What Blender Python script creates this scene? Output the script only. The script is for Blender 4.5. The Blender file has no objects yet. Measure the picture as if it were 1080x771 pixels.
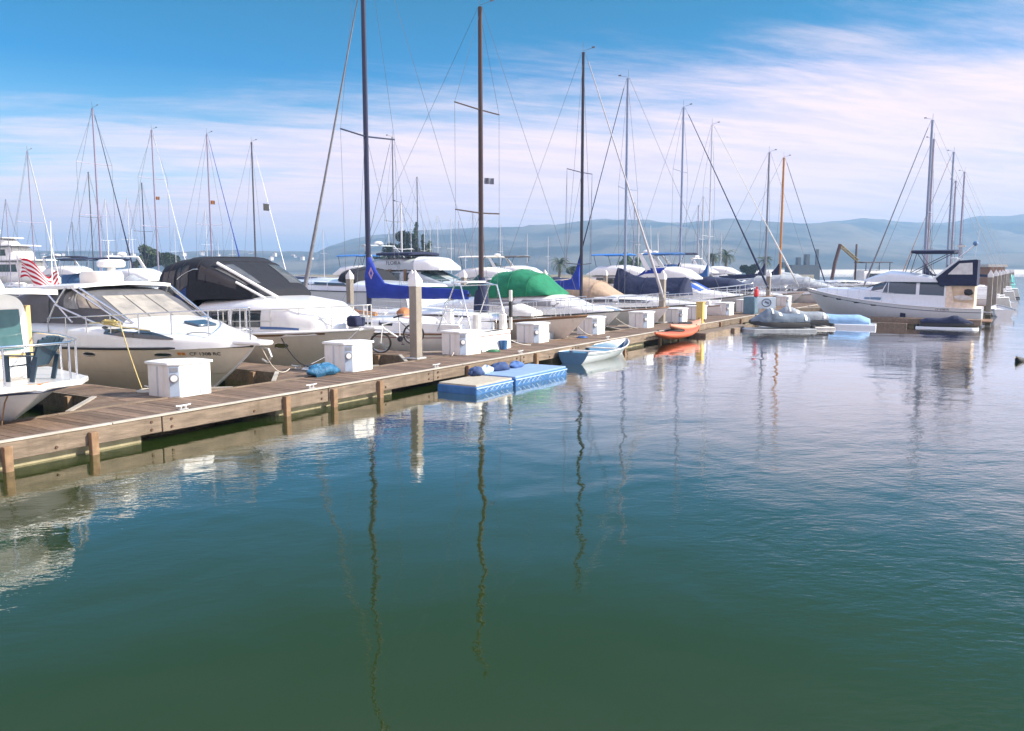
import bpy, bmesh, math, random
from math import sin, cos, pi, radians as R
from mathutils import Vector as V, Matrix
SC = bpy.context.scene
COL = SC.collection
rnd = random.Random(7)

# ------------------------------------------------------------------ camera frame (world: X along the dock, Y across it, water z = 0)
CAM_H = 2.85
YAW = R(31.796)          # the view direction measured from +X
PITCH = R(6.654)
FPX, PW, PH = 870.0, 1080.0, 771.0
def place(px, d):
    """World X, Y of the spot whose bearing is column px of a 1080 px wide view, d metres ahead."""
    s = (px - PW / 2) / (FPX / cos(PITCH)) * d
    return (d * cos(YAW) + s * sin(YAW), d * sin(YAW) - s * cos(YAW))

cam = bpy.data.cameras.new('camera')
camo = bpy.data.objects.new('camera', cam); COL.objects.link(camo)
cam.sensor_width = 36; cam.lens = 36 * FPX / PW
cam.clip_end = 20000; cam.clip_start = 0.05
camo.location = (0, 0, CAM_H)
fwd = V((cos(PITCH) * cos(YAW), cos(PITCH) * sin(YAW), -sin(PITCH)))
camo.rotation_euler = fwd.to_track_quat('-Z', 'Y').to_euler()
SC.camera = camo

# ------------------------------------------------------------------ materials
MATS = {}
def _new(name):
    m = bpy.data.materials.new(name); m.use_nodes = True
    nt = m.node_tree; b = nt.nodes['Principled BSDF']
    return m, nt, b
def N(nt, t, **k):
    n = nt.nodes.new(t)
    for a, v in k.items():
        if hasattr(n, a): setattr(n, a, v)
        else: n.inputs[a.replace('_', ' ')].default_value = v
    return n
def pm(name, col, rough=.5, metal=0, var=.08, scale=6, bump=0, bscale=30, coat=0, dirt=0, dirtcol=(.3, .25, .18), stretch=(1, 1, 1), island=0, spec=.5, sheen=0):
    """Procedural paint / cloth / metal: base colour with two noises of variation, optional stains, bump and per-board shifts."""
    if name in MATS: return MATS[name]
    m, nt, b = _new(name); L = nt.links.new
    b.inputs['Roughness'].default_value = rough; b.inputs['Metallic'].default_value = metal
    b.inputs['Coat Weight'].default_value = coat; b.inputs['Coat Roughness'].default_value = .08
    b.inputs['Specular IOR Level'].default_value = spec
    tc = N(nt, 'ShaderNodeTexCoord'); mp = N(nt, 'ShaderNodeMapping'); mp.inputs['Scale'].default_value = stretch
    L(tc.outputs['Object'], mp.inputs['Vector'])
    n1 = N(nt, 'ShaderNodeTexNoise'); n1.inputs['Scale'].default_value = scale; n1.inputs['Detail'].default_value = 6
    L(mp.outputs[0], n1.inputs['Vector'])
    mr = N(nt, 'ShaderNodeMapRange'); mr.inputs[1].default_value = .25; mr.inputs[2].default_value = .75
    mr.inputs[3].default_value = 1 - var; mr.inputs[4].default_value = 1 + var
    L(n1.outputs[0], mr.inputs[0])
    fac = mr.outputs[0]
    if island:
        g = N(nt, 'ShaderNodeNewGeometry'); mr2 = N(nt, 'ShaderNodeMapRange'); mr2.inputs[3].default_value = 1 - island; mr2.inputs[4].default_value = 1 + island
        L(g.outputs['Random Per Island'], mr2.inputs[0])
        mu = N(nt, 'ShaderNodeMath', operation='MULTIPLY'); L(fac, mu.inputs[0]); L(mr2.outputs[0], mu.inputs[1]); fac = mu.outputs[0]
    vm = N(nt, 'ShaderNodeVectorMath', operation='SCALE'); vm.inputs[0].default_value = col[:3]; L(fac, vm.inputs['Scale'])
    out = vm.outputs[0]
    if dirt:
        n2 = N(nt, 'ShaderNodeTexNoise'); n2.inputs['Scale'].default_value = scale * .55; n2.inputs['Detail'].default_value = 8; n2.inputs['Roughness'].default_value = .7
        mp2 = N(nt, 'ShaderNodeMapping'); mp2.inputs['Scale'].default_value = (2.5, 2.5, .5); mp2.inputs['Location'].default_value = (3, 5, 1)
        L(tc.outputs['Object'], mp2.inputs['Vector']); L(mp2.outputs[0], n2.inputs['Vector'])
        cr = N(nt, 'ShaderNodeMapRange'); cr.inputs[1].default_value = .5; cr.inputs[2].default_value = .75; cr.inputs[3].default_value = 0; cr.inputs[4].default_value = dirt
        L(n2.outputs[0], cr.inputs[0])
        mx = N(nt, 'ShaderNodeMix', data_type='RGBA'); L(cr.outputs[0], mx.inputs[0]); L(out, mx.inputs[6]); mx.inputs[7].default_value = (*dirtcol, 1)
        out = mx.outputs[2]
    L(out, b.inputs['Base Color'])
    if bump:
        n3 = N(nt, 'ShaderNodeTexNoise'); n3.inputs['Scale'].default_value = bscale; n3.inputs['Detail'].default_value = 4
        L(mp.outputs[0], n3.inputs['Vector'])
        bp = N(nt, 'ShaderNodeBump'); bp.inputs['Strength'].default_value = 1; bp.inputs['Distance'].default_value = bump
        L(n3.outputs[0], bp.inputs['Height']); L(bp.outputs[0], b.inputs['Normal'])
    MATS[name] = m
    return m
white = pm('gelcoat_white', (.80, .79, .77), .22, coat=.4, var=.03, dirt=.25, dirtcol=(.55, .5, .42))
white2 = pm('gelcoat_bluewhite', (.70, .75, .80), .2, coat=.4, var=.03, dirt=.2, dirtcol=(.5, .5, .48))
cream = pm('gelcoat_cream', (.86, .76, .62), .2, coat=.4, var=.03, dirt=.15, dirtcol=(.5, .42, .32))
beige = pm('gelcoat_beige', (.72, .65, .56), .25, coat=.3, var=.03, dirt=.2, dirtcol=(.4, .36, .3))
deckm = pm('nonskid_deck', (.78, .77, .74), .6, var=.05, scale=9, bump=.002, bscale=160, dirt=.3, dirtcol=(.55, .5, .43))
teak = pm('teak', (.20, .105, .05), .55, var=.3, scale=5, stretch=(1, 12, 12), bump=.002)
varnish = pm('varnished_wood', (.42, .19, .05), .25, var=.15, scale=4, coat=.6, stretch=(1, 1, .2))
glass = pm('tinted_glass', (.02, .03, .035), .06, var=.1, spec=.8, coat=.3)
bglass = pm('blue_green_glass', (.05, .12, .13), .06, var=.2, spec=.8)
vinyl = pm('clear_vinyl_window', (.34, .30, .245), .2, var=.35, scale=2.5, bump=.03, bscale=3)
steel = pm('stainless_steel', (.72, .72, .72), .22, metal=1, var=.05)
alu = pm('mast_aluminium', (.60, .62, .66), .35, metal=.7, var=.06)
mdark = pm('mast_dark', (.035, .035, .05), .35, metal=.3, var=.15)
mbrown = pm('mast_brown', (.05, .028, .025), .4, var=.15)
mgrey = pm('mast_grey', (.20, .21, .25), .4, metal=.5, var=.1)
wire = pm('rigging_wire', (.16, .16, .18), .4, metal=.6)
rope = pm('mooring_rope', (.55, .50, .42), .9, var=.2, scale=60)
black = pm('black_rubber', (.015, .015, .016), .6, var=.2)
anti = pm('antifouling_dark', (.02, .025, .03), .7, var=.2)
boot = pm('boot_stripe_navy', (.02, .03, .07), .35)
def cloth(n, c, var=.18): return pm(n, c, .85, var=var, scale=3, bump=.03, bscale=4)
navy = cloth('canvas_navy', (.012, .018, .055)); navyblack = cloth('canvas_black_navy', (.008, .009, .015))
royal = cloth('canvas_royal_blue', (.012, .035, .28)); blue = cloth('canvas_mid_blue', (.03, .11, .30)); teal = cloth('canvas_slate_blue', (.045, .12, .24))
green = cloth('canvas_green', (.006, .16, .075)); dgreen = cloth('canvas_dark_teal', (.008, .10, .085)); tan = cloth('canvas_tan', (.36, .26, .18))
grey = cloth('canvas_grey', (.11, .11, .12)); brown = cloth('canvas_brown', (.06, .03, .022)); rust = cloth('canvas_rust', (.40, .17, .07)); offw = cloth('canvas_offwhite', (.62, .60, .56)); lgrey = cloth('canvas_light_grey', (.34, .36, .38))
sky_cover = cloth('canvas_pale_blue', (.25, .42, .62))
deckwood = pm('weathered_decking', (.165, .107, .072), .85, var=.38, scale=4, stretch=(9, 1, 4), bump=.004, bscale=18, island=.38, dirt=.45, dirtcol=(.13, .105, .08))
timber = pm('weathered_timber', (.18, .135, .098), .85, var=.4, scale=2.2, stretch=(1, 7, 7), bump=.008, bscale=14, dirt=.85, dirtcol=(.10, .07, .045), island=.25)
beamm = pm('algae_beam', (.33, .29, .18), .9, var=.25, scale=4, bump=.008, bscale=16, dirt=.6, dirtcol=(.12, .12, .05))
rustw = pm('rust_stained_post', (.24, .15, .085), .85, var=.3, scale=6, bump=.008, bscale=16, dirt=.6, dirtcol=(.16, .07, .03))
edgem = pm('edge_strip', (.40, .36, .31), .8, var=.2, scale=3, dirt=.6, dirtcol=(.3, .24, .17))
pile = pm('concrete_piling', (.26, .23, .195), .85, var=.15, scale=5, bump=.004, bscale=40, dirt=.5, dirtcol=(.2, .16, .12))
capm = pm('white_cap', (.75, .74, .72), .5, var=.04, dirt=.2)
boxm = pm('dock_box_white', (.76, .76, .75), .45, var=.05, scale=4, dirt=.5, dirtcol=(.5, .46, .38))
boxg = pm('dock_box_dark_grey', (.22, .23, .26), .5)  # dark grey of the meter and outlet fittings
panelm = pm('panel_blue_grey', (.36, .44, .56), .4)
yellow = pm('yellow_paint', (.62, .45, .13), .5, var=.1, dirt=.4, dirtcol=(.4, .3, .15))
orange = pm('kayak_orange', (.50, .105, .045), .4, var=.1, scale=2, dirt=.2, dirtcol=(.7, .35, .2))
salmon = pm('kayak_salmon', (.62, .28, .18), .4, var=.1)
fblue = pm('float_blue', (.025, .12, .31), .5, var=.2, scale=3, dirt=.3, dirtcol=(.2, .35, .5))
carpet = pm('float_carpet', (.42, .37, .29), .95, var=.15, scale=10, bump=.006, bscale=120)
ftop = pm('float_pale_blue_top', (.22, .32, .50), .7, var=.1, scale=6)
bluepaint = pm('boat_blue_paint', (.03, .12, .22), .35, var=.1)
foliage = pm('foliage_dark', (.035, .055, .022), .8, var=.5, scale=1.2, island=.5)
foliage2 = pm('foliage_light', (.07, .12, .035), .8, var=.5, scale=1.2, island=.5)
palmm = pm('palm_leaf', (.06, .085, .03), .7, var=.4, island=.4)
bark = pm('bark', (.12, .085, .06), .9, var=.3, scale=3, stretch=(4, 4, 1), bump=.03)
red = pm('red_paint', (.55, .03, .03), .4)
tealp = pm('turquoise_paint', (.06, .32, .32), .4)

# ------------------------------------------------------------------ mesh building
def link(o, parent=None):
    COL.objects.link(o)
    if parent is not None: o.parent = parent
    return o
class MB:
    def __init__(s): s.v = []; s.f = []
    def add(s, vs, fs):
        k = len(s.v); s.v += [tuple(p) for p in vs]; s.f += [tuple(i + k for i in f) for f in fs]; return s
    def box(s, cx, cy, cz, sx, sy, sz, rz=0, taper=1.0, ry=0):
        pts = []
        M = Matrix.Rotation(rz, 3, 'Z') @ Matrix.Rotation(ry, 3, 'Y')
        for z in (-1, 1):
            t = taper if z > 0 else 1
            for x, y in ((-1, -1), (1, -1), (1, 1), (-1, 1)):
                p = M @ V((x * sx / 2 * t, y * sy / 2 * t, z * sz / 2)); pts.append((cx + p.x, cy + p.y, cz + p.z))
        return s.add(pts, [(3, 2, 1, 0), (4, 5, 6, 7), (0, 1, 5, 4), (1, 2, 6, 5), (2, 3, 7, 6), (3, 0, 4, 7)])
    def tube(s, pts, r, n=7, closed=False, r2=None, flat=1.0):
        pts = [V(p) for p in pts]; m = len(pts); rings = []
        up = None
        for i, p in enumerate(pts):
            a = pts[i - 1] if (i > 0 or closed) else p
            b = pts[(i + 1) % m] if (i < m - 1 or closed) else p
            t = (b - a).normalized()
            if up is None:
                ref = V((0, 0, 1)) if abs(t.z) < .9 else V((1, 0, 0)); up = (ref - t * ref.dot(t)).normalized()
            else:
                up = (up - t * up.dot(t))
                up = up.normalized() if up.length > 1e-6 else t.orthogonal().normalized()
            side = t.cross(up)
            rr = r if r2 is None else r + (r2 - r) * i / (m - 1)
            rings.append([p + up * (rr * cos(2 * pi * k / n)) + side * (rr * flat * sin(2 * pi * k / n)) for k in range(n)])
        return s.loft(rings, cap=not closed, loop=closed)
    def loft(s, rings, cap=True, closed=True, loop=False):
        n = len(rings[0]); vs = [p for r in rings for p in r]; fs = []
        m = len(rings)
        for i in range(m if loop else m - 1):
            for k in range(n if closed else n - 1):
                a, b = i * n + k, i * n + (k + 1) % n
                j = ((i + 1) % m) * n
                fs.append((a, b, j + (k + 1) % n, j + k))
        if cap and not loop:
            fs.append(tuple(range(n - 1, -1, -1))); fs.append(tuple((m - 1) * n + k for k in range(n)))
        return s.add(vs, fs)
    def grid(s, P): return s.loft(P, cap=False, closed=False)
    def prism(s, poly, fn, h0, h1):
        """Extrude a 2D outline between heights h0 and h1; fn(a, b, h) gives the point."""
        return s.loft([[fn(a, b, h0) for a, b in poly], [fn(a, b, h1) for a, b in poly]])
    def lathe(s, prof, c=(0, 0, 0), n=16):
        return s.loft([[(c[0] + r * cos(2 * pi * k / n), c[1] + r * sin(2 * pi * k / n), c[2] + z) for k in range(n)] for r, z in prof])
    def ball(s, c, r, sz=1, n=10):
        return s.lathe([(max(r * sin(pi * i / 7), 1e-3), -r * sz * cos(pi * i / 7)) for i in range(8)], c, n)
    def build(s, name, mat, parent=None, ang=35, bevel=0, weld=False):
        me = bpy.data.meshes.new(name); me.from_pydata(s.v, [], s.f)
        bm = bmesh.new(); bm.from_mesh(me)
        if weld: bmesh.ops.remove_doubles(bm, verts=bm.verts, dist=1e-4)
        bmesh.ops.recalc_face_normals(bm, faces=bm.faces); bm.to_mesh(me); bm.free()
        me.polygons.foreach_set('use_smooth', [True] * len(me.polygons))
        try: me.set_sharp_from_angle(angle=R(ang))
        except Exception: pass
        o = bpy.data.objects.new(name, me); me.materials.append(mat); link(o, parent)
        if bevel:
            b = o.modifiers.new('bevel', 'BEVEL'); b.width = bevel; b.segments = 2; b.limit_method = 'ANGLE'; b.angle_limit = R(40)
        return o
def tag(o, label, cat, group=None, kind=None):
    if label: o['label'] = label
    if cat: o['category'] = cat
    if group: o['group'] = group
    if kind: o['kind'] = kind
    return o
def thing(name, label, cat, loc=(0, 0, 0), rz=0, group=None):
    o = bpy.data.objects.new(name, None); o.empty_display_size = .3; COL.objects.link(o)
    o.location = loc; o.rotation_euler = (0, 0, rz)
    return tag(o, label, cat, group)
KIDS = {}
def dup(o, loc, rz, label, group=None, scale=1.0, parent=None):
    """Copy of a thing with its parts and sub-parts."""
    def rec(a, p):
        c = a.copy(); COL.objects.link(c)
        if p is not None: c.parent = p
        for ch in a.children: rec(ch, c)
        return c
    c = rec(o, None); c.location = loc; c.rotation_euler = (0, 0, rz); c.scale = (scale,) * 3
    c['label'] = label
    if group: c['group'] = group
    return c
def text(name, body, size, mat, parent, loc, rot, ext=.002):
    cu = bpy.data.curves.new(name, 'FONT'); cu.body = body; cu.size = size; cu.extrude = ext; cu.align_x = 'CENTER'; cu.align_y = 'CENTER'
    tmp = bpy.data.objects.new(name, cu); COL.objects.link(tmp)
    bpy.context.view_layer.update()
    me = bpy.data.meshes.new_from_object(tmp.evaluated_get(bpy.context.evaluated_depsgraph_get()))
    bpy.data.objects.remove(tmp); bpy.data.curves.remove(cu)
    me.materials.clear(); me.materials.append(mat)
    o = bpy.data.objects.new(name, me); link(o, parent); o.location = loc; o.rotation_euler = rot
    return o
def lerp(a, b, t): return a + (b - a) * t
def interp(tab, x):
    if x <= tab[0][0]: return tab[0][1]
    for (x0, y0), (x1, y1) in zip(tab, tab[1:]):
        if x <= x1:
            u = (x - x0) / (x1 - x0); return y0 + (y1 - y0) * u
    return tab[-1][1]
def sag(a, b, drop, n=10):
    a, b = V(a), V(b)
    return [a.lerp(b, i / n) - V((0, 0, drop * 4 * (i / n) * (1 - i / n))) for i in range(n + 1)]
# ------------------------------------------------------------------ boats: local x runs aft (0, transom) to bow (L), y across, z up from the waterline
class Hull:
    def __init__(s, L, B, zs, zm, zb, rake=1.3, draft=.5, tr=.85, tm=.45, full=2.1, e0=.25, e1=.75, tlean=0.0):
        s.L, s.B, s.zs, s.zm, s.zb, s.rake, s.draft, s.tr, s.tm, s.full, s.e0, s.e1, s.tl = L, B, zs, zm, zb, rake, draft, tr, tm, full, e0, e1, tlean
    def sh(s, t):
        a = s.zs; c = 2 * (s.zs + s.zb) - 4 * s.zm; b = s.zb - s.zs - c; c2 = c
        # quadratic through zs (0), zm (.5), zb (1)
        return s.zs + (4 * s.zm - 3 * s.zs - s.zb) * t + (2 * s.zs + 2 * s.zb - 4 * s.zm) * t * t
    def b(s, t):
        if t < s.tm:
            u = t / s.tm; return s.B / 2 * (s.tr + (1 - s.tr) * sin(u * pi / 2))
        u = (t - s.tm) / (1 - s.tm); return s.B / 2 * max(0.012, 1 - u ** s.full)
    def zk(s, t): return -s.draft * (1 - max(0, (t - .6) / .4) ** 2 * .7)
    def pt(s, t, q, side=1, off=0):
        zk = s.zk(t); z = zk + (s.sh(t) - zk) * q
        e = lerp(s.e0, s.e1, max(0, (t - .35) / .65) ** 1.3)
        y = s.b(t) * max(q, 0) ** e
        x = t * (s.L - s.rake * max(0, 1 - q) ** 1.15) + (1 - t) * s.tl * (1 - q)
        return V((x + off * max(0, t - .8) * 3, side * (y + off), z))
    def q(s, t, z): return (z - s.zk(t)) / (s.sh(t) - s.zk(t))
    def edge(s, x): # half beam at the deck for a given x
        return s.b(max(0, min(1, x / s.L)))
    def shx(s, x): return s.sh(max(0, min(1, x / s.L)))
    def hull(s, mat, root, name='hull', nt=26, nq=12):
        mb = MB(); rings = []
        ts = [1 - (1 - i / nt) ** 1.35 for i in range(nt + 1)]
        for t in ts:
            rings.append([s.pt(t, 1 - j / nq, 1) for j in range(nq)] + [s.pt(t, j / nq, -1) for j in range(nq + 1)])
        mb.loft(rings, cap=True, closed=False)
        return mb.build(name, mat, root, ang=50)
    def band(s, name, mat, root, z0, z1, off=.006, rel=False, t0=0.0, t1=1.0):
        """Painted stripe round the hull between heights z0 and z1 (rel: measured down from the sheer)."""
        mb = MB(); path = []; nt = 24
        ts = [t1 - (t1 - t0) * i / nt for i in range(nt + 1)]
        def q2(t, z): return s.q(t, s.sh(t) - z) if rel else s.q(t, z)
        strip = [[s.pt(t, q2(t, z0), 1, off), s.pt(t, q2(t, z1), 1, off)] for t in ts]
        strip2 = [[s.pt(t, q2(t, z0), -1, off), s.pt(t, q2(t, z1), -1, off)] for t in reversed(ts)]
        if t0 == 0.0:
            for p in strip[-1] + strip2[0]: p.x -= off
        if t0 == 0.0 or t1 == 1.0:
            full = strip + strip2 if t0 == 0.0 else strip2 + strip
            if t0 == 0.0 and t1 == 1.0: full.append(full[0])
            mb.grid(full)
        else: mb.grid(strip); mb.grid(strip2)
        return mb.build(name, mat, root, ang=60)
    def deck(s, mat, root, drop=.03, camber=.06, inset=.02, name='deck', t0=0.0, t1=.992):
        mb = MB(); rows = []
        for i in range(25):
            t = lerp(t0, t1, i / 24); b = max(.005, s.b(t) - inset)
            rows.append([(t * s.L, b * u, s.sh(t) - drop + camber * (1 - u * u) * min(1, b)) for u in (-1, -.6, -.2, .2, .6, 1)])
        mb.grid(rows); return mb.build(name, mat, root, ang=60)
    def side(s, t, z, side=-1, off=0): return s.pt(t, s.q(t, z), side, off)
    def rubrail(s, mat, root, name='rub_rail', z=.0, r=.03, off=.0):
        pts = []
        ts = [i / 20 for i in range(21)]
        for t in ts: p = s.pt(t, 1, -1, off); p.z -= z; pts.append(p)
        for t in reversed(ts[:-1]): p = s.pt(t, 1, 1, off); p.z -= z; pts.append(p)
        return MB().tube(pts, r, 6).build(name, mat, root, ang=80)
    def rail(s, root, h=.55, t0=.35, t1=.985, nst=6, r=.014, inset=.08, mid=True, mat=None, name='bow_rail', hb=None):
        """Stanchions and top tube that follow the deck edge round the bow."""
        mat = mat or steel; mb = MB(); top = []; midp = []; hb = hb or h
        n = 14
        def P(t, sd, k):
            p = s.pt(t, 1, sd); p.y = sd * max(.0, abs(p.y) - inset); p.z += lerp(h, hb, (t - t0) / (t1 - t0)) * k; return p
        ts = [lerp(t0, t1, (i / n) ** .8) for i in range(n + 1)]
        seq = [(t, -1) for t in ts] + [(t, 1) for t in reversed(ts)]
        top = [P(t, sd, 1) for t, sd in seq]
        mb.tube([P(t0, -1, 0)] + top + [P(t0, 1, 0)], r, 6)
        if mid: mb.tube([P(t, sd, .52) for t, sd in seq], r * .7, 5)
        for sd in (-1, 1):
            for i in range(1, nst + 1):
                t = lerp(t0, t1, i / nst); mb.tube([P(t, sd, 0), P(t, sd, 1)], r, 5)
        return mb.build(name, mat, root, ang=80)
    def lettering(s, root, body, t, z, size, mat, side=-1, name='registration_number', wide=1.0):
        p, a, b_ = s.side(t, z, side, .012), s.side(t - .01, z, side), s.side(t + .01, z, side)
        ex = (b_ - a).normalized() * (1 if side < 0 else -1); ez = s.side(t, z + .02, side) - s.side(t, z - .02, side)
        ez = (ez - ex * ez.dot(ex)).normalized(); n = ex.cross(ez)
        o = text(name, body, size, mat, root, (0, 0, 0), (0, 0, 0)); o.matrix_local = Matrix((ex * wide, ez, n)).transposed().to_4x4(); o.location = p
        return o
    def port(s, root, t, z, w=.35, h=.12, mat=None, name='porthole', rim=True, sides=(-1, 1)):
        for sd in sides:
            mb = MB(); c = []; n = 14
            for k in range(n):
                a = 2 * pi * k / n; ca, sa = cos(a), sin(a)
                dx = w / 2 * math.copysign(abs(ca) ** .7, ca); dz = h / 2 * math.copysign(abs(sa) ** .7, sa)
                c.append(s.side(t + dx / s.L, z + dz, sd, .008))
            mb.add(c, [tuple(range(n))])
            o = mb.build(name, mat or glass, root)
            if rim: MB().tube(c, .012, 5, closed=True).build('rim', steel, o, ang=80)
class Hood:
    """Rounded superstructure: sections (x, half width, z bottom, z top, lean), superellipse exponent n."""
    def __init__(s, secs, n=3.5): s.secs = secs; s.n = n
    def sec(s, u):
        k = u * (len(s.secs) - 1); i = min(int(k), len(s.secs) - 2); f = k - i
        return [lerp(a, b, f) for a, b in zip(s.secs[i], s.secs[i + 1])]
    def pt(s, u, v, off=0):
        x, w, z0, z1, lean = s.sec(u); th = pi * (1 - v); c, q = cos(th), sin(th); e = 2 / s.n
        y = math.copysign(abs(c) ** e, c); z = max(q, 0) ** e
        p = V((x + lean * (z1 - z0) * z, y * w, z0 + (z1 - z0) * z))
        if off:
            e = 2e-3; u0, u1, v0, v1 = max(0, u - e), min(1, u + e), max(0, v - e), min(1, v + e)
            d = (s.pt(u1, v) - s.pt(u0, v)).cross(s.pt(u, v1) - s.pt(u, v0))
            if d.length < 1e-9: d = V((0, y, z * .8))
            if d.dot(V((0, y, z * .8 + .05))) < 0: d = -d
            p += d.normalized() * off
        return p
    def build(s, name, mat, root, sub=4, nv=28, ang=45, cap=True, wrinkle=0):
        m = (len(s.secs) - 1) * sub
        if wrinkle:   # slack cloth: folds running between the bows, sag between supports
            from mathutils import noise as ns
            m = max(m, 40); nv = 48
            def W(i, j):
                p = s.pt(i / m, j / nv); d = (ns.noise(V((p.x * 1.1 + p.z * 1.7, p.y * 1.1, p.z * 2.6 - p.x))) + .5 * ns.noise(V((p.x * 3.1, p.y * 3.1 + p.z * 2, p.z * 4)))) * wrinkle
                k = V((0, p.y, (p.z - s.sec(i / m)[2]) * .8)); k = k.normalized() if k.length > 1e-6 else V((0, 0, 1)); return p + k * d
            return MB().loft([[W(i, j) for j in range(nv + 1)] for i in range(m + 1)], cap=cap, closed=False).build(name, mat, root, ang=80)
        return MB().loft([[s.pt(i / m, j / nv) for j in range(nv + 1)] for i in range(m + 1)], cap=cap, closed=False).build(name, mat, root, ang=ang)
    def panel(s, name, mat, root, u0, u1, v0, v1, off=.008, nu=6, nv=4, both=True, sl=0):
        """Pane or trim patch lying on the surface; v near 0 is starboard, near 1 port."""
        res = []
        for f in ((0, 1) if both else (0,)):
            P = []
            for i in range(nu + 1):
                row = []
                for j in range(nv + 1):
                    v = lerp(v0, v1, j / nv); u = lerp(u0, u1, i / nu) + sl * (j / nv - .5)
                    row.append(s.pt(u, 1 - v if f else v, off))
                P.append(row)
            res.append(MB().grid(P).build(name, mat, root, ang=60))
        return res
    def vz(s, f): return math.asin(min(1, f ** (s.n / 2))) / pi   # panel row for a height fraction
    def line(s, us, vs, off=.01): return [s.pt(u, v, off) for u, v in zip(us, vs)]
    def front(s, name, mat, root, u, scale_y=.82, z0=.2, z1=.85, off=.01, split=3, dirx=1):
        """Flat panes on the closed end section at u (windscreen)."""
        x, w, zb, zt, lean = s.sec(u); H = zt - zb
        for k in range(split):
            a = lerp(-scale_y, scale_y, (k + .03) / split); b = lerp(-scale_y, scale_y, (k + .97) / split)
            def P(y, z): return (x + lean * H * z + dirx * off, y * w * (1 - .12 * z), zb + H * z)
            MB().add([P(a, z0), P(b, z0), P(b, z1), P(a, z1)], [(0, 1, 2, 3)]).build(name, mat, root)

def plate(name, mat, root, x0, x1, w0, w1, z, th=.06, crown=.05, bev=.02, drop0=0, drop1=0):
    """Hardtop, bimini or roof slab, crowned across, rounded corners."""
    rows_t, n = [], 8
    ring = []
    outline = []
    for i in range(n + 1):
        a = pi * (i / n - .5); outline.append((x1 - .15 + .15 * cos(a), w1 * sin(a) ** 1 if abs(sin(a)) > .999 else w1 * math.copysign(abs(sin(a)) ** .5, sin(a))))
    for i in range(n + 1):
        a = pi * (.5 - i / n); outline.append((x0 + .15 - .15 * cos(a), w0 * math.copysign(abs(sin(a)) ** .5, sin(a))))
    def zz(x, y):
        u = (x - x0) / (x1 - x0); w = max(w0, w1)
        return z + crown * (1 - (y / w) ** 2) + lerp(drop0, drop1, u)
    mb = MB(); k = 10
    # grid of strips between the two sides
    side = outline
    m = len(side)
    lo = [(x, y, zz(x, y) - th) for x, y in side]; hi = [(x, y, zz(x, y)) for x, y in side]
    cx = (x0 + x1) / 2
    fs = []
    vs = lo + hi
    half = n + 1
    for i in range(m): fs.append((i, (i + 1) % m, m + (i + 1) % m, m + i))
    mb.add(vs, fs)
    for lev, dz in ((hi, 0), (lo, 0)):
        # strips from the front arc to the mirrored aft arc
        A = lev[:half]; B = list(reversed(lev[half:]))
        P = []
        for i in range(half):
            row = []
            for j in range(k + 1):
                f = j / k; x = lerp(A[i][0], B[i][0], f); y = lerp(A[i][1], B[i][1], f)
                zc = zz(x, y) - (0 if lev is hi else th); row.append((x, y, zc))
            P.append(row)
        mb.grid(P)
    return mb.build(name, mat, root, ang=40, weld=True)

def legs(name, mat, root, pairs, r=.018):
    for a, b in pairs: MB().tube([a, b], r, 6).build(name, mat, root, ang=80)

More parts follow.
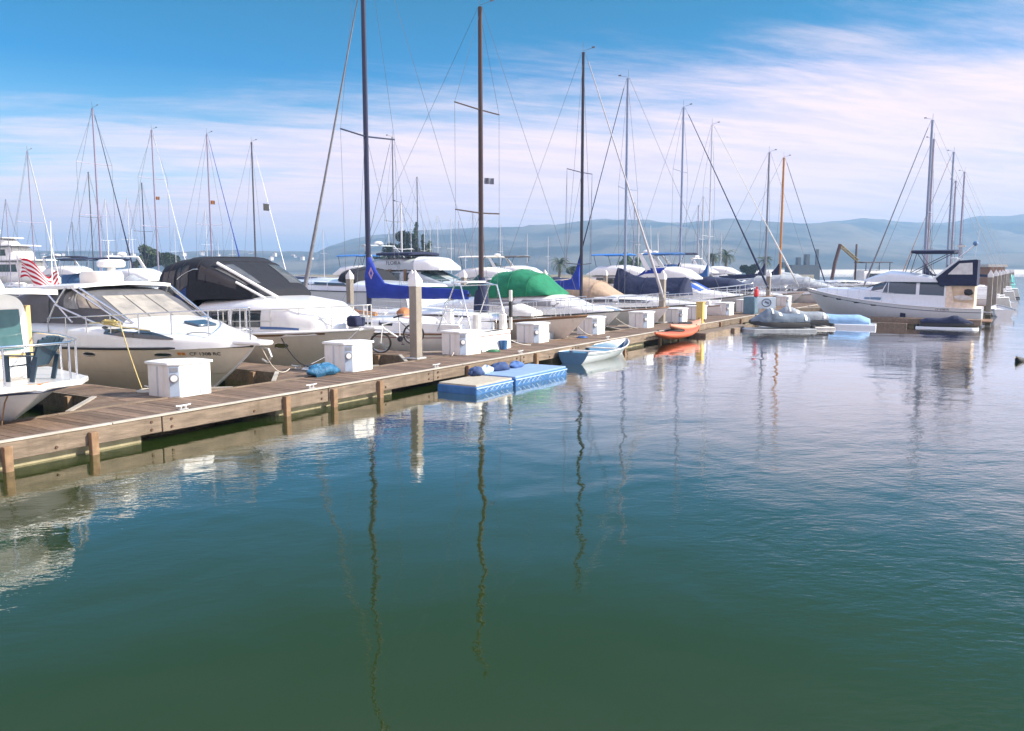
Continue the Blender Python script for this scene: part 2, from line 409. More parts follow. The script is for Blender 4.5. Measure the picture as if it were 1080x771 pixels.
def sail_rig(root, h, mx, L, B, deckz, mat, stern_x=0.1, bow_z=None, spr=(.45,), cover=None, boom_len=None, boom_z=None, furl=None, furl_r=.045, top_frac=1.0, mr=.075, stay_r=.008, cover_h=.38, backstay=True, forestay_x=None, mizzen=None, cover_luff=.9, wind=True):
    """Mast, spreaders, boom with its sail cover, stays and shrouds of one sailboat."""
    bow_z = deckz + .1 if bow_z is None else bow_z
    fx = L - .15 if forestay_x is None else forestay_x
    mast = MB().tube([(mx, 0, deckz - .1), (mx, 0, lerp(deckz, h, .5)), (mx, 0, h)], mr, 10, r2=mr * .8, flat=.75).build('mast', mat, root, ang=60)
    if wind:
        m = MB(); m.tube([(mx - .02, 0, h), (mx - .02, 0, h + .45)], max(.008, stay_r), 4); m.tube([(mx, 0, h + .06), (mx + .45, .1, h + .16)], max(.008, stay_r), 4)
        m.box(mx + .45, .1, h + .18, .16, .02, .07); m.build('wind_vane', wire, mast)
    ys = []
    for f in spr:
        z = lerp(deckz, h, f); w = B * .42
        MB().tube([(mx - .12, -w, z + .06), (mx, 0, z), (mx - .12, w, z + .06)], .02 if mr < .1 else .026, 6).build('spreader', mat, root, ang=80)
        ys.append((z + .06, w))
    for sd in (-1, 1):
        MB().tube([(mx - .25, sd * B * .43, deckz)] + [(mx - .12, sd * w, z) for z, w in ys] + [(mx, 0, h - .2)], stay_r, 4).build('shroud', wire, root)
        if ys: MB().tube([(mx - .6, sd * B * .43, deckz), (mx, sd * .05, ys[0][0] - .1)], stay_r, 4).build('shroud', wire, root)
    ft = lerp(deckz, h, top_frac)
    if furl is not None:
        a, b = V((fx, 0, bow_z)), V((mx + .1, 0, ft)); 
        prof_ = ((.03, .5), (.06, 1), (.14, 1), (.26, .8), (.4, .55), (.6, .45), (.8, .38), (.96, .25)); rings = []
        t_ = (b - a).normalized(); e1 = V((0, 1, 0)); e2 = t_.cross(e1)
        for u, k in prof_:
            c_ = a.lerp(b, u); rings.append([c_ + (e1 * cos(2 * pi * i / 8) + e2 * sin(2 * pi * i / 8)) * furl_r * k for i in range(8)])
        MB().loft(rings).build('furled_jib', furl, root, ang=80)
    MB().tube([(fx, 0, bow_z), (mx + .08, 0, ft)], stay_r, 4).build('forestay', wire, root)
    if backstay:
        zb = lerp(deckz, h, .4)
        MB().tube([(stern_x, 0, deckz), (mx - .08, 0, h)], stay_r, 4).build('backstay', wire, root)
    if boom_len:
        z = boom_z or deckz + 1.0
        MB().tube([(mx - .08, 0, z), (mx - boom_len, 0, z + .05)], .06, 8).build('boom', mat, root, ang=60)
        if cover is not None:
            rings = []; n = 12; k = 14
            for i in range(n + 1):
                u = i / n; x = mx - .02 - (boom_len - .1) * u
                hh = cover_h * (1 - .45 * u) + cover_luff * max(0, 1 - u * 5.5) ** 1.4; zc = z - .12 + .05 * u
                wv = .13 - .05 * u + .012 * sin(i * 2.1) + .09 * max(0, 1 - u * 6)
                rings.append([(x + .0, wv * cos(2 * pi * j / k) * (.55 if sin(2 * pi * j / k) > .3 else 1), zc + hh * (.5 + .5 * sin(2 * pi * j / k)) + .012 * sin(i * 1.7 + j)) for j in range(k)])
            MB().loft(rings).build('sail_cover', cover, root, ang=70)
    return mast
def lifelines(H, root, h=.6, t0=.06, t1=.9, n=6, r=.008): H.rail(root, h, t0, t1, n, r, .07, True, name='lifeline_rail')
def pulpit(H, root, h=.65):
    H.rail(root, h, .86, .995, 2, .014, .05, True, name='pulpit')
def sailboat(name, label, group, loc, rz, L=9.5, B=3.0, zs=.95, zm=.85, zb=1.2, hullm=None, mast=None, h=13, mx=None, stripe=None, cabin=True, simple=False, **rig):
    o = thing(name, label, 'sailboat', loc, rz, group)
    H = Hull(L, B, zs, zm, zb, rake=L * .14, draft=.5, tr=.62, tm=.45, full=2.0, e0=.42, e1=.7, tlean=-.35)
    H.hull(hullm or white, o); H.deck(deckm, o, .02)
    H.band('boot_stripe', stripe or boot, o, .03, .13)
    H.rubrail(teak if not simple else (hullm or white), o, 'toe_rail', 0, .028)
    if cabin:
        c = Hood([(L * .30, B * .30, zm - .05, zm + .42, 0), (L * .36, B * .31, zm - .05, zm + .46, 0), (L * .55, B * .29, zm, zm + .42, 0), (L * .68, B * .22, zm + .05, zm + .32, 0), (L * .76, B * .13, zm + .1, zm + .16, 0)], 4)
        cb = c.build('cabin', hullm if hullm in (white, white2) else white, o)
        for u in (.25, .42, .58): c.panel('cabin_window', glass, cb, u - .06, u + .06, .07, .13, .008, 3, 2)
        for sd in (-1, 1):
            MB().prism([(L * .06, sd * B * .3), (L * .3, sd * B * .33), (L * .3, sd * B * .26), (L * .06, sd * B * .22)], lambda a, b, z: (a, b, z), zs - .06, zs + .22).build('coaming', white, o, bevel=.02)
    if not simple:
        lifelines(H, o); pulpit(H, o)
    sail_rig(o, h, mx if mx is not None else L * .56, L, B, zm + (.4 if cabin else 0), mast or alu, bow_z=zb + .05, **rig)
    return o, H
# ------------------------------------------------------------------ light, sky, air
SUN_AZ = (0.42, -0.91); SUN_EL = R(33)
sd = V((SUN_AZ[0], SUN_AZ[1], 0)).normalized() * cos(SUN_EL) + V((0, 0, sin(SUN_EL)))
sun = bpy.data.lights.new('sun', 'SUN'); sun.energy = 5.0; sun.angle = R(.5); sun.color = (1, .90, .76)
so = bpy.data.objects.new('sun', sun); COL.objects.link(so); so.rotation_euler = (-sd).to_track_quat('-Z', 'Y').to_euler(); so.location = (0, -10, 30)
w = bpy.data.worlds.new('World'); SC.world = w; w.use_nodes = True
nt = w.node_tree; L_ = nt.links.new
bg = nt.nodes['Background']; bg.inputs[1].default_value = .14
sky = nt.nodes.new('ShaderNodeTexSky'); sky.sky_type = 'NISHITA'; sky.sun_disc = False
sky.sun_elevation = SUN_EL; sky.sun_rotation = math.atan2(SUN_AZ[0], SUN_AZ[1]); sky.air_density = 1.0; sky.dust_density = .6; sky.ozone_density = 3.0
tc = nt.nodes.new('ShaderNodeTexCoord'); sep = nt.nodes.new('ShaderNodeSeparateXYZ'); L_(tc.outputs['Generated'], sep.inputs[0])
def math_(op, a, b=None, clamp=False):
    n = nt.nodes.new('ShaderNodeMath'); n.operation = op; n.use_clamp = clamp
    for i, x in enumerate((a, b)):
        if x is None: continue
        if isinstance(x, (int, float)): n.inputs[i].default_value = x
        else: L_(x, n.inputs[i])
    return n.outputs[0]
def maprange(x, a, b, c=0., d=1.):
    n = nt.nodes.new('ShaderNodeMapRange'); n.interpolation_type = 'SMOOTHSTEP'
    L_(x, n.inputs[0]); n.inputs[1].default_value = a; n.inputs[2].default_value = b; n.inputs[3].default_value = c; n.inputs[4].default_value = d
    return n.outputs[0]
# high thin cloud on a layer overhead: direction projected on a plane, streaked
den = math_('ADD', math_('MAXIMUM', sep.outputs[2], 0.0), .10)
cx = math_('DIVIDE', sep.outputs[0], den); cy = math_('DIVIDE', sep.outputs[1], den)
comb = nt.nodes.new('ShaderNodeCombineXYZ'); L_(cx, comb.inputs[0]); L_(cy, comb.inputs[1])
def cloud(rot, scl, nscale, detail, rough, loc):
    r_ = nt.nodes.new('ShaderNodeMapping'); r_.inputs['Rotation'].default_value = (0, 0, rot); r_.inputs['Location'].default_value = loc
    m_ = nt.nodes.new('ShaderNodeMapping'); m_.inputs['Scale'].default_value = scl
    L_(comb.outputs[0], r_.inputs[0]); L_(r_.outputs[0], m_.inputs[0])
    n = nt.nodes.new('ShaderNodeTexNoise'); n.inputs['Scale'].default_value = nscale; n.inputs['Detail'].default_value = detail; n.inputs['Roughness'].default_value = rough
    n.inputs['Distortion'].default_value = .35
    L_(m_.outputs[0], n.inputs['Vector']); return n.outputs[0]
# the streaks run across the view
c1 = cloud(R(58), (.55, 1.25, 1), .75, 9, .60, (1.3, 4.2, 0)); c2 = cloud(R(42), (.5, 2.0, 1), 2.2, 13, .70, (7.7, 2.1, 0))
# cover grows towards the horizon and towards the dock's far end (+X, -Y)
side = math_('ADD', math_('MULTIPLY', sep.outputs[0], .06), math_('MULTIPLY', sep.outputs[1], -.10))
low = math_('ADD', maprange(math_('SUBTRACT', sep.outputs[2], side), .31, .07, -.20, .34), maprange(math_('MULTIPLY', sep.outputs[0], -1.0), .1, .6, 0.0, .55))  # second term: unseen cloud bank behind the camera, added to brighten shaded hulls
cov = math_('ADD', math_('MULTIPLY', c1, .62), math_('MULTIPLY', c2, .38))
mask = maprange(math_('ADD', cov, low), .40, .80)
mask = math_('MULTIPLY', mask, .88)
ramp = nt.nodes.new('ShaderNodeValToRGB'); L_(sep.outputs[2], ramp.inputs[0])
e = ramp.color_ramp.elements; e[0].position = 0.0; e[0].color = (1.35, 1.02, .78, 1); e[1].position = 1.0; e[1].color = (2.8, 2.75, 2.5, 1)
for p_, c_ in ((.10, (.50, .72, .74, 1)), (.22, (.0, .40, .60, 1)), (.42, (.0, .37, .33, 1)), (.70, (2.1, 2.1, 1.95, 1))):  # topmost stops: bright veil above the view, added to fill the shade
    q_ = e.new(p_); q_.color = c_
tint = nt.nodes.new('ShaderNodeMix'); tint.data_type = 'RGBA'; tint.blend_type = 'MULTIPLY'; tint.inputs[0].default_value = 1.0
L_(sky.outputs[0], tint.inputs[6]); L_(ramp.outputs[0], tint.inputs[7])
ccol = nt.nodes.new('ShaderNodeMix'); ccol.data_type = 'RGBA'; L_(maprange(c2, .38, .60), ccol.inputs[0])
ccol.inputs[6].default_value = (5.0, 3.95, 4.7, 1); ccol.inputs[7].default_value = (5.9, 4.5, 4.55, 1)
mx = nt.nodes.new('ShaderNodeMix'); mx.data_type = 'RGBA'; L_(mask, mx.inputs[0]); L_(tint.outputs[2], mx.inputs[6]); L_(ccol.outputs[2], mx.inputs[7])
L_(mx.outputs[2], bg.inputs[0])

HAZE_D = 0.00052
def haze():
    m = bpy.data.materials.new('haze'); m.use_nodes = True; n = m.node_tree; n.nodes.remove(n.nodes['Principled BSDF'])
    v = n.nodes.new('ShaderNodeVolumePrincipled'); v.inputs['Color'].default_value = (.37, .62, .92, 1); v.inputs['Density'].default_value = HAZE_D; v.inputs['Anisotropy'].default_value = 0.1
    n.links.new(v.outputs[0], n.nodes['Material Output'].inputs['Volume'])
    o = MB().box(900, 900, 69, 5200, 5200, 144).build('haze', m); o['kind'] = 'stuff'
    o['label'] = 'thin bluish air between the marina and the far hills'
haze()

# ------------------------------------------------------------------ water
def water():
    m, nt, b = _new('harbour_water'); L = nt.links.new
    b.inputs['Base Color'].default_value = (.03, .06, .02, 1); b.inputs['Roughness'].default_value = .015; b.inputs['IOR'].default_value = 1.7
    g = N(nt, 'ShaderNodeNewGeometry')
    mpos = N(nt, 'ShaderNodeMapping'); L(g.outputs['Position'], mpos.inputs[0])
    def noise(scale, detail, st=(1, 1, 1), rot=0, rough=.5, dist=0):
        mp = N(nt, 'ShaderNodeMapping'); mp.inputs['Rotation'].default_value = (0, 0, rot)
        mp2 = N(nt, 'ShaderNodeMapping'); mp2.inputs['Scale'].default_value = st
        L(g.outputs['Position'], mp.inputs[0]); L(mp.outputs[0], mp2.inputs[0])
        n = N(nt, 'ShaderNodeTexNoise'); n.inputs['Scale'].default_value = scale; n.inputs['Detail'].default_value = detail; n.inputs['Roughness'].default_value = rough; n.inputs['Distortion'].default_value = dist
        L(mp2.outputs[0], n.inputs['Vector']); return n.outputs[0]
    def mth(op, a, c):
        n = N(nt, 'ShaderNodeMath', operation=op)
        for i, x in enumerate((a, c)):
            if isinstance(x, (int, float)): n.inputs[i].default_value = x
            else: L(x, n.inputs[i])
        return n.outputs[0]
    swell = noise(.55, 2, (1, 1, 1), 0, .45, .4)
    rip = noise(1.5, 3, (1, 1.7, 1), R(35), .5, .5)
    fine = noise(6.5, 3, (1, 1.9, 1), R(62), .55, .3)
    # breeze patches: the open channel is more ruffled than the sheltered edge of the dock
    patch = N(nt, 'ShaderNodeMapRange'); patch.interpolation_type = 'SMOOTHSTEP'; L(noise(.085, 2, (1, 1.6, 1), R(-20)), patch.inputs[0]); patch.inputs[1].default_value = .42; patch.inputs[2].default_value = .62; patch.inputs[3].default_value = .45; patch.inputs[4].default_value = 1.25
    sp = N(nt, 'ShaderNodeSeparateXYZ'); L(g.outputs['Position'], sp.inputs[0])
    opn = N(nt, 'ShaderNodeMapRange'); opn.interpolation_type = 'SMOOTHSTEP'; L(sp.outputs[1], opn.inputs[0]); opn.inputs[1].default_value = 5.0; opn.inputs[2].default_value = -4.0; opn.inputs[3].default_value = .32; opn.inputs[4].default_value = .85
    amp = mth('MULTIPLY', patch.outputs[0], opn.outputs[0])
    h = mth('ADD', mth('MULTIPLY', swell, .022), mth('MULTIPLY', mth('ADD', mth('MULTIPLY', rip, .016), mth('MULTIPLY', fine, .0058)), amp))
    bp = N(nt, 'ShaderNodeBump'); bp.inputs['Strength'].default_value = 1.0; bp.inputs['Distance'].default_value = 1.0
    L(h, bp.inputs['Height']); L(bp.outputs[0], b.inputs['Normal'])
    # silt clouds in the green water
    mxn = N(nt, 'ShaderNodeMix', data_type='RGBA'); L(noise(.12, 4), mxn.inputs[0]); mxn.inputs[6].default_value = (.013, .027, .003, 1); mxn.inputs[7].default_value = (.020, .036, .004, 1); L(mxn.outputs[2], b.inputs['Base Color'])
    # body colour below, mirror above: reflection grows steeply towards grazing angles
    df = N(nt, 'ShaderNodeBsdfDiffuse'); gl = N(nt, 'ShaderNodeBsdfGlossy'); gl.inputs['Roughness'].default_value = .012; gl.inputs['Color'].default_value = (1, 1, 1, 1)
    L(mxn.outputs[2], df.inputs['Color']); L(bp.outputs[0], gl.inputs['Normal'])
    fr = N(nt, 'ShaderNodeFresnel'); fr.inputs['IOR'].default_value = 1.34; L(bp.outputs[0], fr.inputs['Normal'])
    k = N(nt, 'ShaderNodeMath', operation='MULTIPLY_ADD'); L(fr.outputs[0], k.inputs[0]); k.inputs[1].default_value = 1.75; k.inputs[2].default_value = -.03; k.use_clamp = True
    ms = N(nt, 'ShaderNodeMixShader'); L(k.outputs[0], ms.inputs[0]); L(df.outputs[0], ms.inputs[1]); L(gl.outputs[0], ms.inputs[2])
    L(ms.outputs[0], nt.nodes['Material Output'].inputs['Surface']); nt.nodes.remove(b)
    S = 3600
    o = MB().add([(-S, -S, 0), (S, -S, 0), (S, S, 0), (-S, S, 0)], [(0, 1, 2, 3)]).build('water', m)
    o['kind'] = 'structure'; o['label'] = 'green harbour water with mirrored masts and small ripples'
water()

# ------------------------------------------------------------------ hills across the bay (built at their own distance, polar strips)
def fbm(x, y, o=4):
    from mathutils import noise as ns
    return ns.fractal(V((x, y, 3.3)), .9, 2.1, o)
def hillmat(name, a, b_, sc):
    m, nt, b = _new(name); L = nt.links.new; b.inputs['Roughness'].default_value = .95
    g = N(nt, 'ShaderNodeNewGeometry'); n = N(nt, 'ShaderNodeTexNoise'); n.inputs['Scale'].default_value = sc; n.inputs['Detail'].default_value = 8; n.inputs['Roughness'].default_value = .62
    L(g.outputs['Position'], n.inputs['Vector']); r = N(nt, 'ShaderNodeMapRange'); L(n.outputs[0], r.inputs[0]); r.inputs[1].default_value = .40; r.inputs[2].default_value = .58
    mx = N(nt, 'ShaderNodeMix', data_type='RGBA'); L(r.outputs[0], mx.inputs[0]); mx.inputs[6].default_value = (*a, 1); mx.inputs[7].default_value = (*b_, 1); L(mx.outputs[2], b.inputs['Base Color'])
    return m
hm = hillmat('wooded_grass_hills', (.022, .034, .038), (.14, .125, .10), .007)
def ridge(name, prof, Rc, depth, mat, label, a0=-46, a1=46, rough=.16, seed=0):
    """Hill range whose crest stands Rc metres off; prof lists bearing (degrees from the view direction) and crest height."""
    mb = MB(); rows = []; na, nr = 230, 34
    for i in range(na + 1):
        a = lerp(a0, a1, i / na); H = interp(prof, a); row = []
        for j in range(nr + 1):
            u = j / nr; r = Rc - depth + u * depth * 1.7; s_ = u * 1.7
            f = s_ if s_ <= 1 else max(0, 1 - (s_ - 1) / .7)
            f = f ** .8 if s_ <= 1 else f
            d = r / cos(R(a)) if abs(a) < 60 else r
            th = YAW - R(a); x, y = d * cos(th), d * sin(th)
            n1 = fbm(x * .0055 + seed, y * .0055); n2 = fbm(x * .016 + seed, y * .016)
            z = H * f * (1 + (rough * 2.2 * n1 + rough * .9 * n2) * (1 - f * f * .82)) - 1.5
            row.append((x, y, max(z, -1.5)))
        rows.append(row)
    o = mb.grid(rows).build(name, mat, ang=180); o['kind'] = 'structure'; o['label'] = label
def hz(y, d): return CAM_H + (284 - y) / FPX * d
def prof(pts, d): return [(math.degrees(math.atan((px - 540) / (FPX / cos(PITCH)))), hz(y, d)) for px, y in pts]
D1 = 1700
ridge('hills', prof([(-400, 285), (300, 284), (330, 268), (345, 259), (372, 252), (400, 247.5), (440, 243), (480, 240.5), (540, 240), (575, 238), (590, 236.5), (610, 234), (630, 232), (650, 231.5), (675, 233), (700, 233.5), (720, 235), (745, 234), (765, 234.5), (800, 237), (850, 236), (880, 237), (905, 239), (930, 244), (960, 250), (1010, 258), (1080, 262), (1400, 276)], D1), D1, 800, hm, 'long blue wooded hill range across the bay', seed=1)
D2 = 2100
ridge('hills', prof([(-400, 285), (700, 284), (760, 250), (850, 236), (880, 232.5), (905, 231), (935, 234), (965, 235), (1000, 233), (1030, 230), (1080, 229), (1200, 231), (1500, 240)], D2), D2, 900, hm, 'paler hill range rising beyond the nearer hills', seed=5)
D3 = 1450
ridge('hills', prof([(-500, 262), (-100, 263), (0, 262), (60, 264), (100, 264), (150, 266), (180, 266), (230, 264), (280, 265), (330, 266), (370, 272), (420, 280), (470, 285)], D3), D3, 500, hm, 'low built-up hill beyond the masts', seed=9, a1=0)
D4 = 1150
ridge('hills', prof([(700, 284.5), (800, 283), (880, 275), (960, 270), (1040, 268), (1100, 266), (1300, 262), (1500, 262)], D4), D4, 260, hm, 'low dark foothill by the far shore', seed=13, a0=8)

def land():
    m = pm('shore_earth', (.20, .17, .12), .95, var=.3, scale=.2)
    mb = MB(); rows = []
    for i in range(61):
        a = lerp(-60, 20, i / 60); row = []
        for d, z in ((176, -.6), (182, .9), (188, 1.3), (226, 1.4), (236, -.6)):
            th = YAW - R(a); dd = d / cos(R(a)); row.append((dd * cos(th), dd * sin(th), z))
        rows.append(row)
    o = mb.grid(rows).build('shore', m); o['kind'] = 'structure'; o['label'] = 'low earth spit with trees behind the marina'
land()
def breakwater():
    m = pm('pale_concrete', (.62, .60, .56), .9, var=.1, scale=.05)
    xs = [place(px, 620) for px in (790, 860, 940, 1020, 1100, 1240)]
    pts = []
    rings = []
    for x, y in xs:
        n = V((x, y, 0)).normalized()
        rings.append([(x - n.x * 5, y - n.y * 5, -.6), (x - n.x * 2, y - n.y * 2, 2.6), (x + n.x * 2, y + n.y * 2, 2.6), (x + n.x * 5, y + n.y * 5, -.6)])
    o = MB().loft(rings).build('breakwater', m); tag(o, 'long low pale breakwater at the foot of the far hills', 'breakwater')
breakwater()
# ------------------------------------------------------------------ the floating dock with its fingers
DZ = .42; Y0, Y1 = 12.2, 13.72; FX0, PITCHX, FW = 9.05, 4.55, 1.0
SLIP = lambda k: 7.3 + PITCHX * k          # slip centre
def board_row(mb, x0, x1, y0, y1, along_x, wd=.14, z=DZ, clip=None):
    if along_x:   # boards run along Y, stacked along X
        n = int((x1 - x0) / (wd + .009))
        for i in range(n):
            x = x0 + (i + .5) * (wd + .009); a, b = (y0, y1) if clip is None else clip(x)
            if b - a < .05: continue
            dz = rnd.uniform(-.003, .003)
            mb.box(x, (a + b) / 2 + rnd.uniform(-.004, .004), z - .02 + dz, wd, b - a, .04)
    else:
        n = int((y1 - y0) / (wd + .009))
        for i in range(n):
            y = y0 + (i + .5) * (wd + .009); a, b = (x0, x1) if clip is None else clip(y)
            if b - a < .05: continue
            mb.box((a + b) / 2, y, z - .02 + rnd.uniform(-.003, .003), b - a, wd, .04)
dock = thing('floating_dock', 'long weathered plank dock running past the moored boats', 'dock', (40, 12.9, 0))
dock_off = V((-40, -12.9, 0))
def dbuild(mb, name, mat, parent=None, bevel=0):
    mb.v = [tuple(V(p) + dock_off) for p in mb.v]; return mb.build(name, mat, parent or dock, bevel=bevel)
XE = 78.0
mb = MB(); board_row(mb, -2, XE, Y0 + .05, Y1 - .04, True); dbuild(mb, 'decking', deckwood)
mb = MB(); mb.box((XE - 2) / 2, (Y0 + Y1) / 2, DZ - .09, XE + 2, Y1 - Y0 - .12, .09); dbuild(mb, 'joist_frame', beamm)
bolts = []
mb = MB(); x = -2
while x < XE:
    ln = rnd.uniform(3.4, 4.2); mb.box(x + ln / 2, Y0 + rnd.uniform(-.012, .008), DZ - .15 + rnd.uniform(-.012, .008), ln - .02, .075, .265, ry=R(rnd.uniform(-.12, .12))); bolts += [(x + .18, 0), (x + .18, 1), (x + ln - .2, 0), (x + ln - .2, 1), (x + ln / 2, 1)]; x += ln
dbuild(mb, 'fascia_board', timber, bevel=.012)
mb = MB()
for bx_, r_ in bolts: mb.tube([(bx_, Y0 - .06, DZ - .08 - .13 * r_), (bx_, Y0, DZ - .08 - .13 * r_)], .022, 7)
dbuild(mb, 'bolt_heads', pm('rusty_bolt', (.10, .05, .03), .8, var=.3))
mb = MB(); x = -2
while x < XE:
    mb.box(x + 2.4, Y0 - .012, DZ + .004, 4.79, .085, .035); x += 4.8
dbuild(mb, 'edge_strip', edgem, bevel=.008)
mb = MB(); x = -2
while x < XE:
    mb.box(x + 2.4, Y1, DZ - .13, 4.79, .07, .3); x += 4.8
dbuild(mb, 'fascia_board', timber)
# rub posts and the floats below
for px_ in (4.4, 5.97, 7.25, 11.2, 12.5, 13.95, 17.4, 20.9, 25.65, 26.4, 27.2, 30.6, 32.7, 35.1, 38.2, 41.5, 45, 49):
    mb = MB(); mb.box(px_, Y0 - .09, .10 + rnd.uniform(-.03, .03), .12, .10, .54); dbuild(mb, 'rub_post', rustw, bevel=.012)
for a, b in ((-2, 8.2), (11.1, 14.6), (17.2, 19.8), (22.2, 25.2), (25.9, 29.5), (31.5, 34.2), (36.2, 40.5), (43, 47), (50, 56), (60, 66), (70, 76)):
    mb = MB(); mb.box((a + b) / 2, Y0 + .62, .03, b - a, 1.0, .36); dbuild(mb, 'float', beamm, bevel=.015)
# fingers: decking, fascia both sides, corner gussets
FLEN = 12.6; NF = 14
def finger(k, near=False):
    x0 = FX0 + PITCHX * k; x1 = x0 + FW; ya, yb = (Y1 + .03, Y1 + FLEN) if not near else (Y0 - .04 - 10.4, Y0 - .04)
    mb = MB(); board_row(mb, x0 + .04, x1 - .04, ya, yb, False)
    g = 1.25; sy = 1 if not near else -1; yb_ = ya if not near else yb
    for sd in (-1, 1):
        xs = x0 if sd < 0 else x1
        def clip(y, sd=sd, xs=xs):
            d = g - abs(y - yb_) - .03
            return (xs - d, xs + .03) if sd < 0 else (xs - .03, xs + d)
        board_row(mb, 0, 0, *( (yb_, yb_ + g) if not near else (yb_ - g, yb_)), False, clip=clip)
    f = dbuild(mb, 'finger_pier', deckwood)
    mb = MB()
    for sd in (-1, 1):
        xs = x0 if sd < 0 else x1
        y_s, y_e = (ya + g, yb) if not near else (ya, yb - g)
        mb.box(xs + sd * .0, (y_s + y_e) / 2, DZ - .15, .07, y_e - y_s, .29)
        p = V((xs + sd * g / 2, yb_ + sy * g / 2, DZ - .12)); mb.box(p.x, p.y, p.z, g * 1.414, .06, .28, rz=-R(45) * sd * sy)
    mb.box((x0 + x1) / 2, yb if not near else ya, DZ - .15, FW, .07, .29)
    dbuild(mb, 'finger_fascia', timber, f)
    for sd in (-1, 1):
        xs = x0 if sd < 0 else x1; mb = MB()
        p = V((xs + sd * g / 2, yb_ + sy * g / 2, DZ + .012)); mb.box(p.x, p.y, p.z, g * 1.36, .09, .03, rz=-R(45) * sd * sy)
        dbuild(mb, 'edge_strip', edgem, f)
    for y in ([ya + 2.5, ya + 5.8, ya + 9.1, ya + 11.6] if not near else [ya + .8, ya + 3.6, ya + 7]):
        mb = MB(); mb.box((x0 + x1) / 2, y, .0, FW - .2, 1.5, .34); dbuild(mb, 'finger_float', beamm, f)
    for y in ((ya + 2.0,), (ya + 5.0,), (ya + 9.,)) if not near else ():
        mb = MB(); mb.box(x0 - .08, y[0], .14, .12, .14, .5); dbuild(mb, 'rub_post', rustw, f)
for k in range(-1, NF): finger(k)
NEARF = [8, 10, 12, 14]
for k in NEARF: finger(k, True)
for i, x in enumerate((4.6, 9.8, 12.1, 16.4, 21.5, 26.2, 31.0)):
    pass
# cleats on the dock edge
cl0 = None
def cleat_mesh():
    mb = MB(); mb.tube([(-.15, 0, .075), (-.08, 0, .068), (.08, 0, .068), (.15, 0, .075)], .017, 7); mb.tube([(-.05, 0, 0), (-.05, 0, .07)], .02, 6); mb.tube([(.05, 0, 0), (.05, 0, .07)], .02, 6); mb.box(0, 0, .006, .18, .06, .012)
    return mb
CL = [(9.05, 12.36, 'beside the nearest dock box'), (12.1, 12.36, 'facing the bow of the cream cruiser'), (16.35, 12.36, 'in front of the concrete piling by the bicycle'), (20.4, 12.36, 'above the beige-topped raft'), (26.3, 12.36, 'beyond the small rowing boat'), (10.15, 14.9, 'under the cream bow with coiled line'), (14.3, 15.1, 'by the gusset under the grey-hulled bow')]
galv = pm('galvanised_iron', (.55, .55, .54), .5, metal=.6, var=.15)
for i, (x, y, wh) in enumerate(CL):
    o = cleat_mesh().build('cleat', galv) if i == 0 else cl0.copy()
    if i == 0: cl0 = o
    else: COL.objects.link(o)
    o.location = (x, y, DZ + .004); o.rotation_euler = (0, 0, 0 if y < 13 else pi / 2)
    tag(o, 'galvanised cleat on the planks ' + wh, 'cleat', 'cleats on the dock')
# pilings
def piling_proto():
    o = thing('piling', 'x', 'piling', (0, 0, 0), 0, 'square pilings with white caps')
    mb = MB(); mb.box(0, 0, .75, .25, .25, 3.3); p = mb.build('post', pile, o, bevel=.02)
    MB().box(0, 0, -.02, .257, .257, .7, taper=1).build('waterline_stain', pm('waterline_growth', (.06, .055, .03), .9, var=.4, scale=8, bump=.01), p)
    mb = MB(); mb.add([(-.137, -.137, 2.4), (.137, -.137, 2.4), (.137, .137, 2.4), (-.137, .137, 2.4), (-.137, -.137, 2.56), (.137, -.137, 2.56), (.137, .137, 2.56), (-.137, .137, 2.56), (0, 0, 2.84)], [(3, 2, 1, 0), (0, 1, 5, 4), (1, 2, 6, 5), (2, 3, 7, 6), (3, 0, 4, 7), (4, 5, 8), (5, 6, 8), (6, 7, 8), (7, 4, 8)])
    mb.build('cap', capm, o)
    MB().tube([(-.18, -.18, .47), (.18, -.18, .47), (.18, .18, .47), (-.18, .18, .47)], .03, 6, closed=True).build('piling_hoop', galv, o)
    return o
pl0 = None
PL = [(17.45, 13.86, 'tall concrete piling with white pyramid cap beside the bicycle'), (35.2, 13.86, 'concrete piling standing by the navy boat cover beyond the salmon kayak'), (53.2, 13.86, 'concrete piling behind the grey watercraft on the dock')]
for k in range(14):
    x = FX0 + PITCHX * k + FW + .25
    PL.append((x, 26.45, ['piling off the far end of the finger pier past the black-canopied cruiser', 'piling seen under the furled jib of the blue-covered yacht', 'piling between the black canopy and the blue sail cover', 'piling half hidden by the stainless stern arch', 'piling behind the tip of the dark green sail cover', 'piling behind the green canopy'][k] if k < 6 else 'white-capped piling at the end of a finger pier far down the dock'))
for i in range(11):
    x = 53.0 + i * 9.1
    PL.append((x, 1.68, ['blue-shaded piling at the stern of the white motor yacht', 'second piling out from the yacht stern', 'third piling out from the yacht stern'][i] if i < 3 else 'far piling in the line running away past the yacht'))
for i, (x, y, lb) in enumerate(PL):
    o = piling_proto() if i == 0 else dup(pl0, (x, y, 0), 0, lb)
    if i == 0: pl0 = o; o.location = (x, y, 0)
    o['label'] = lb
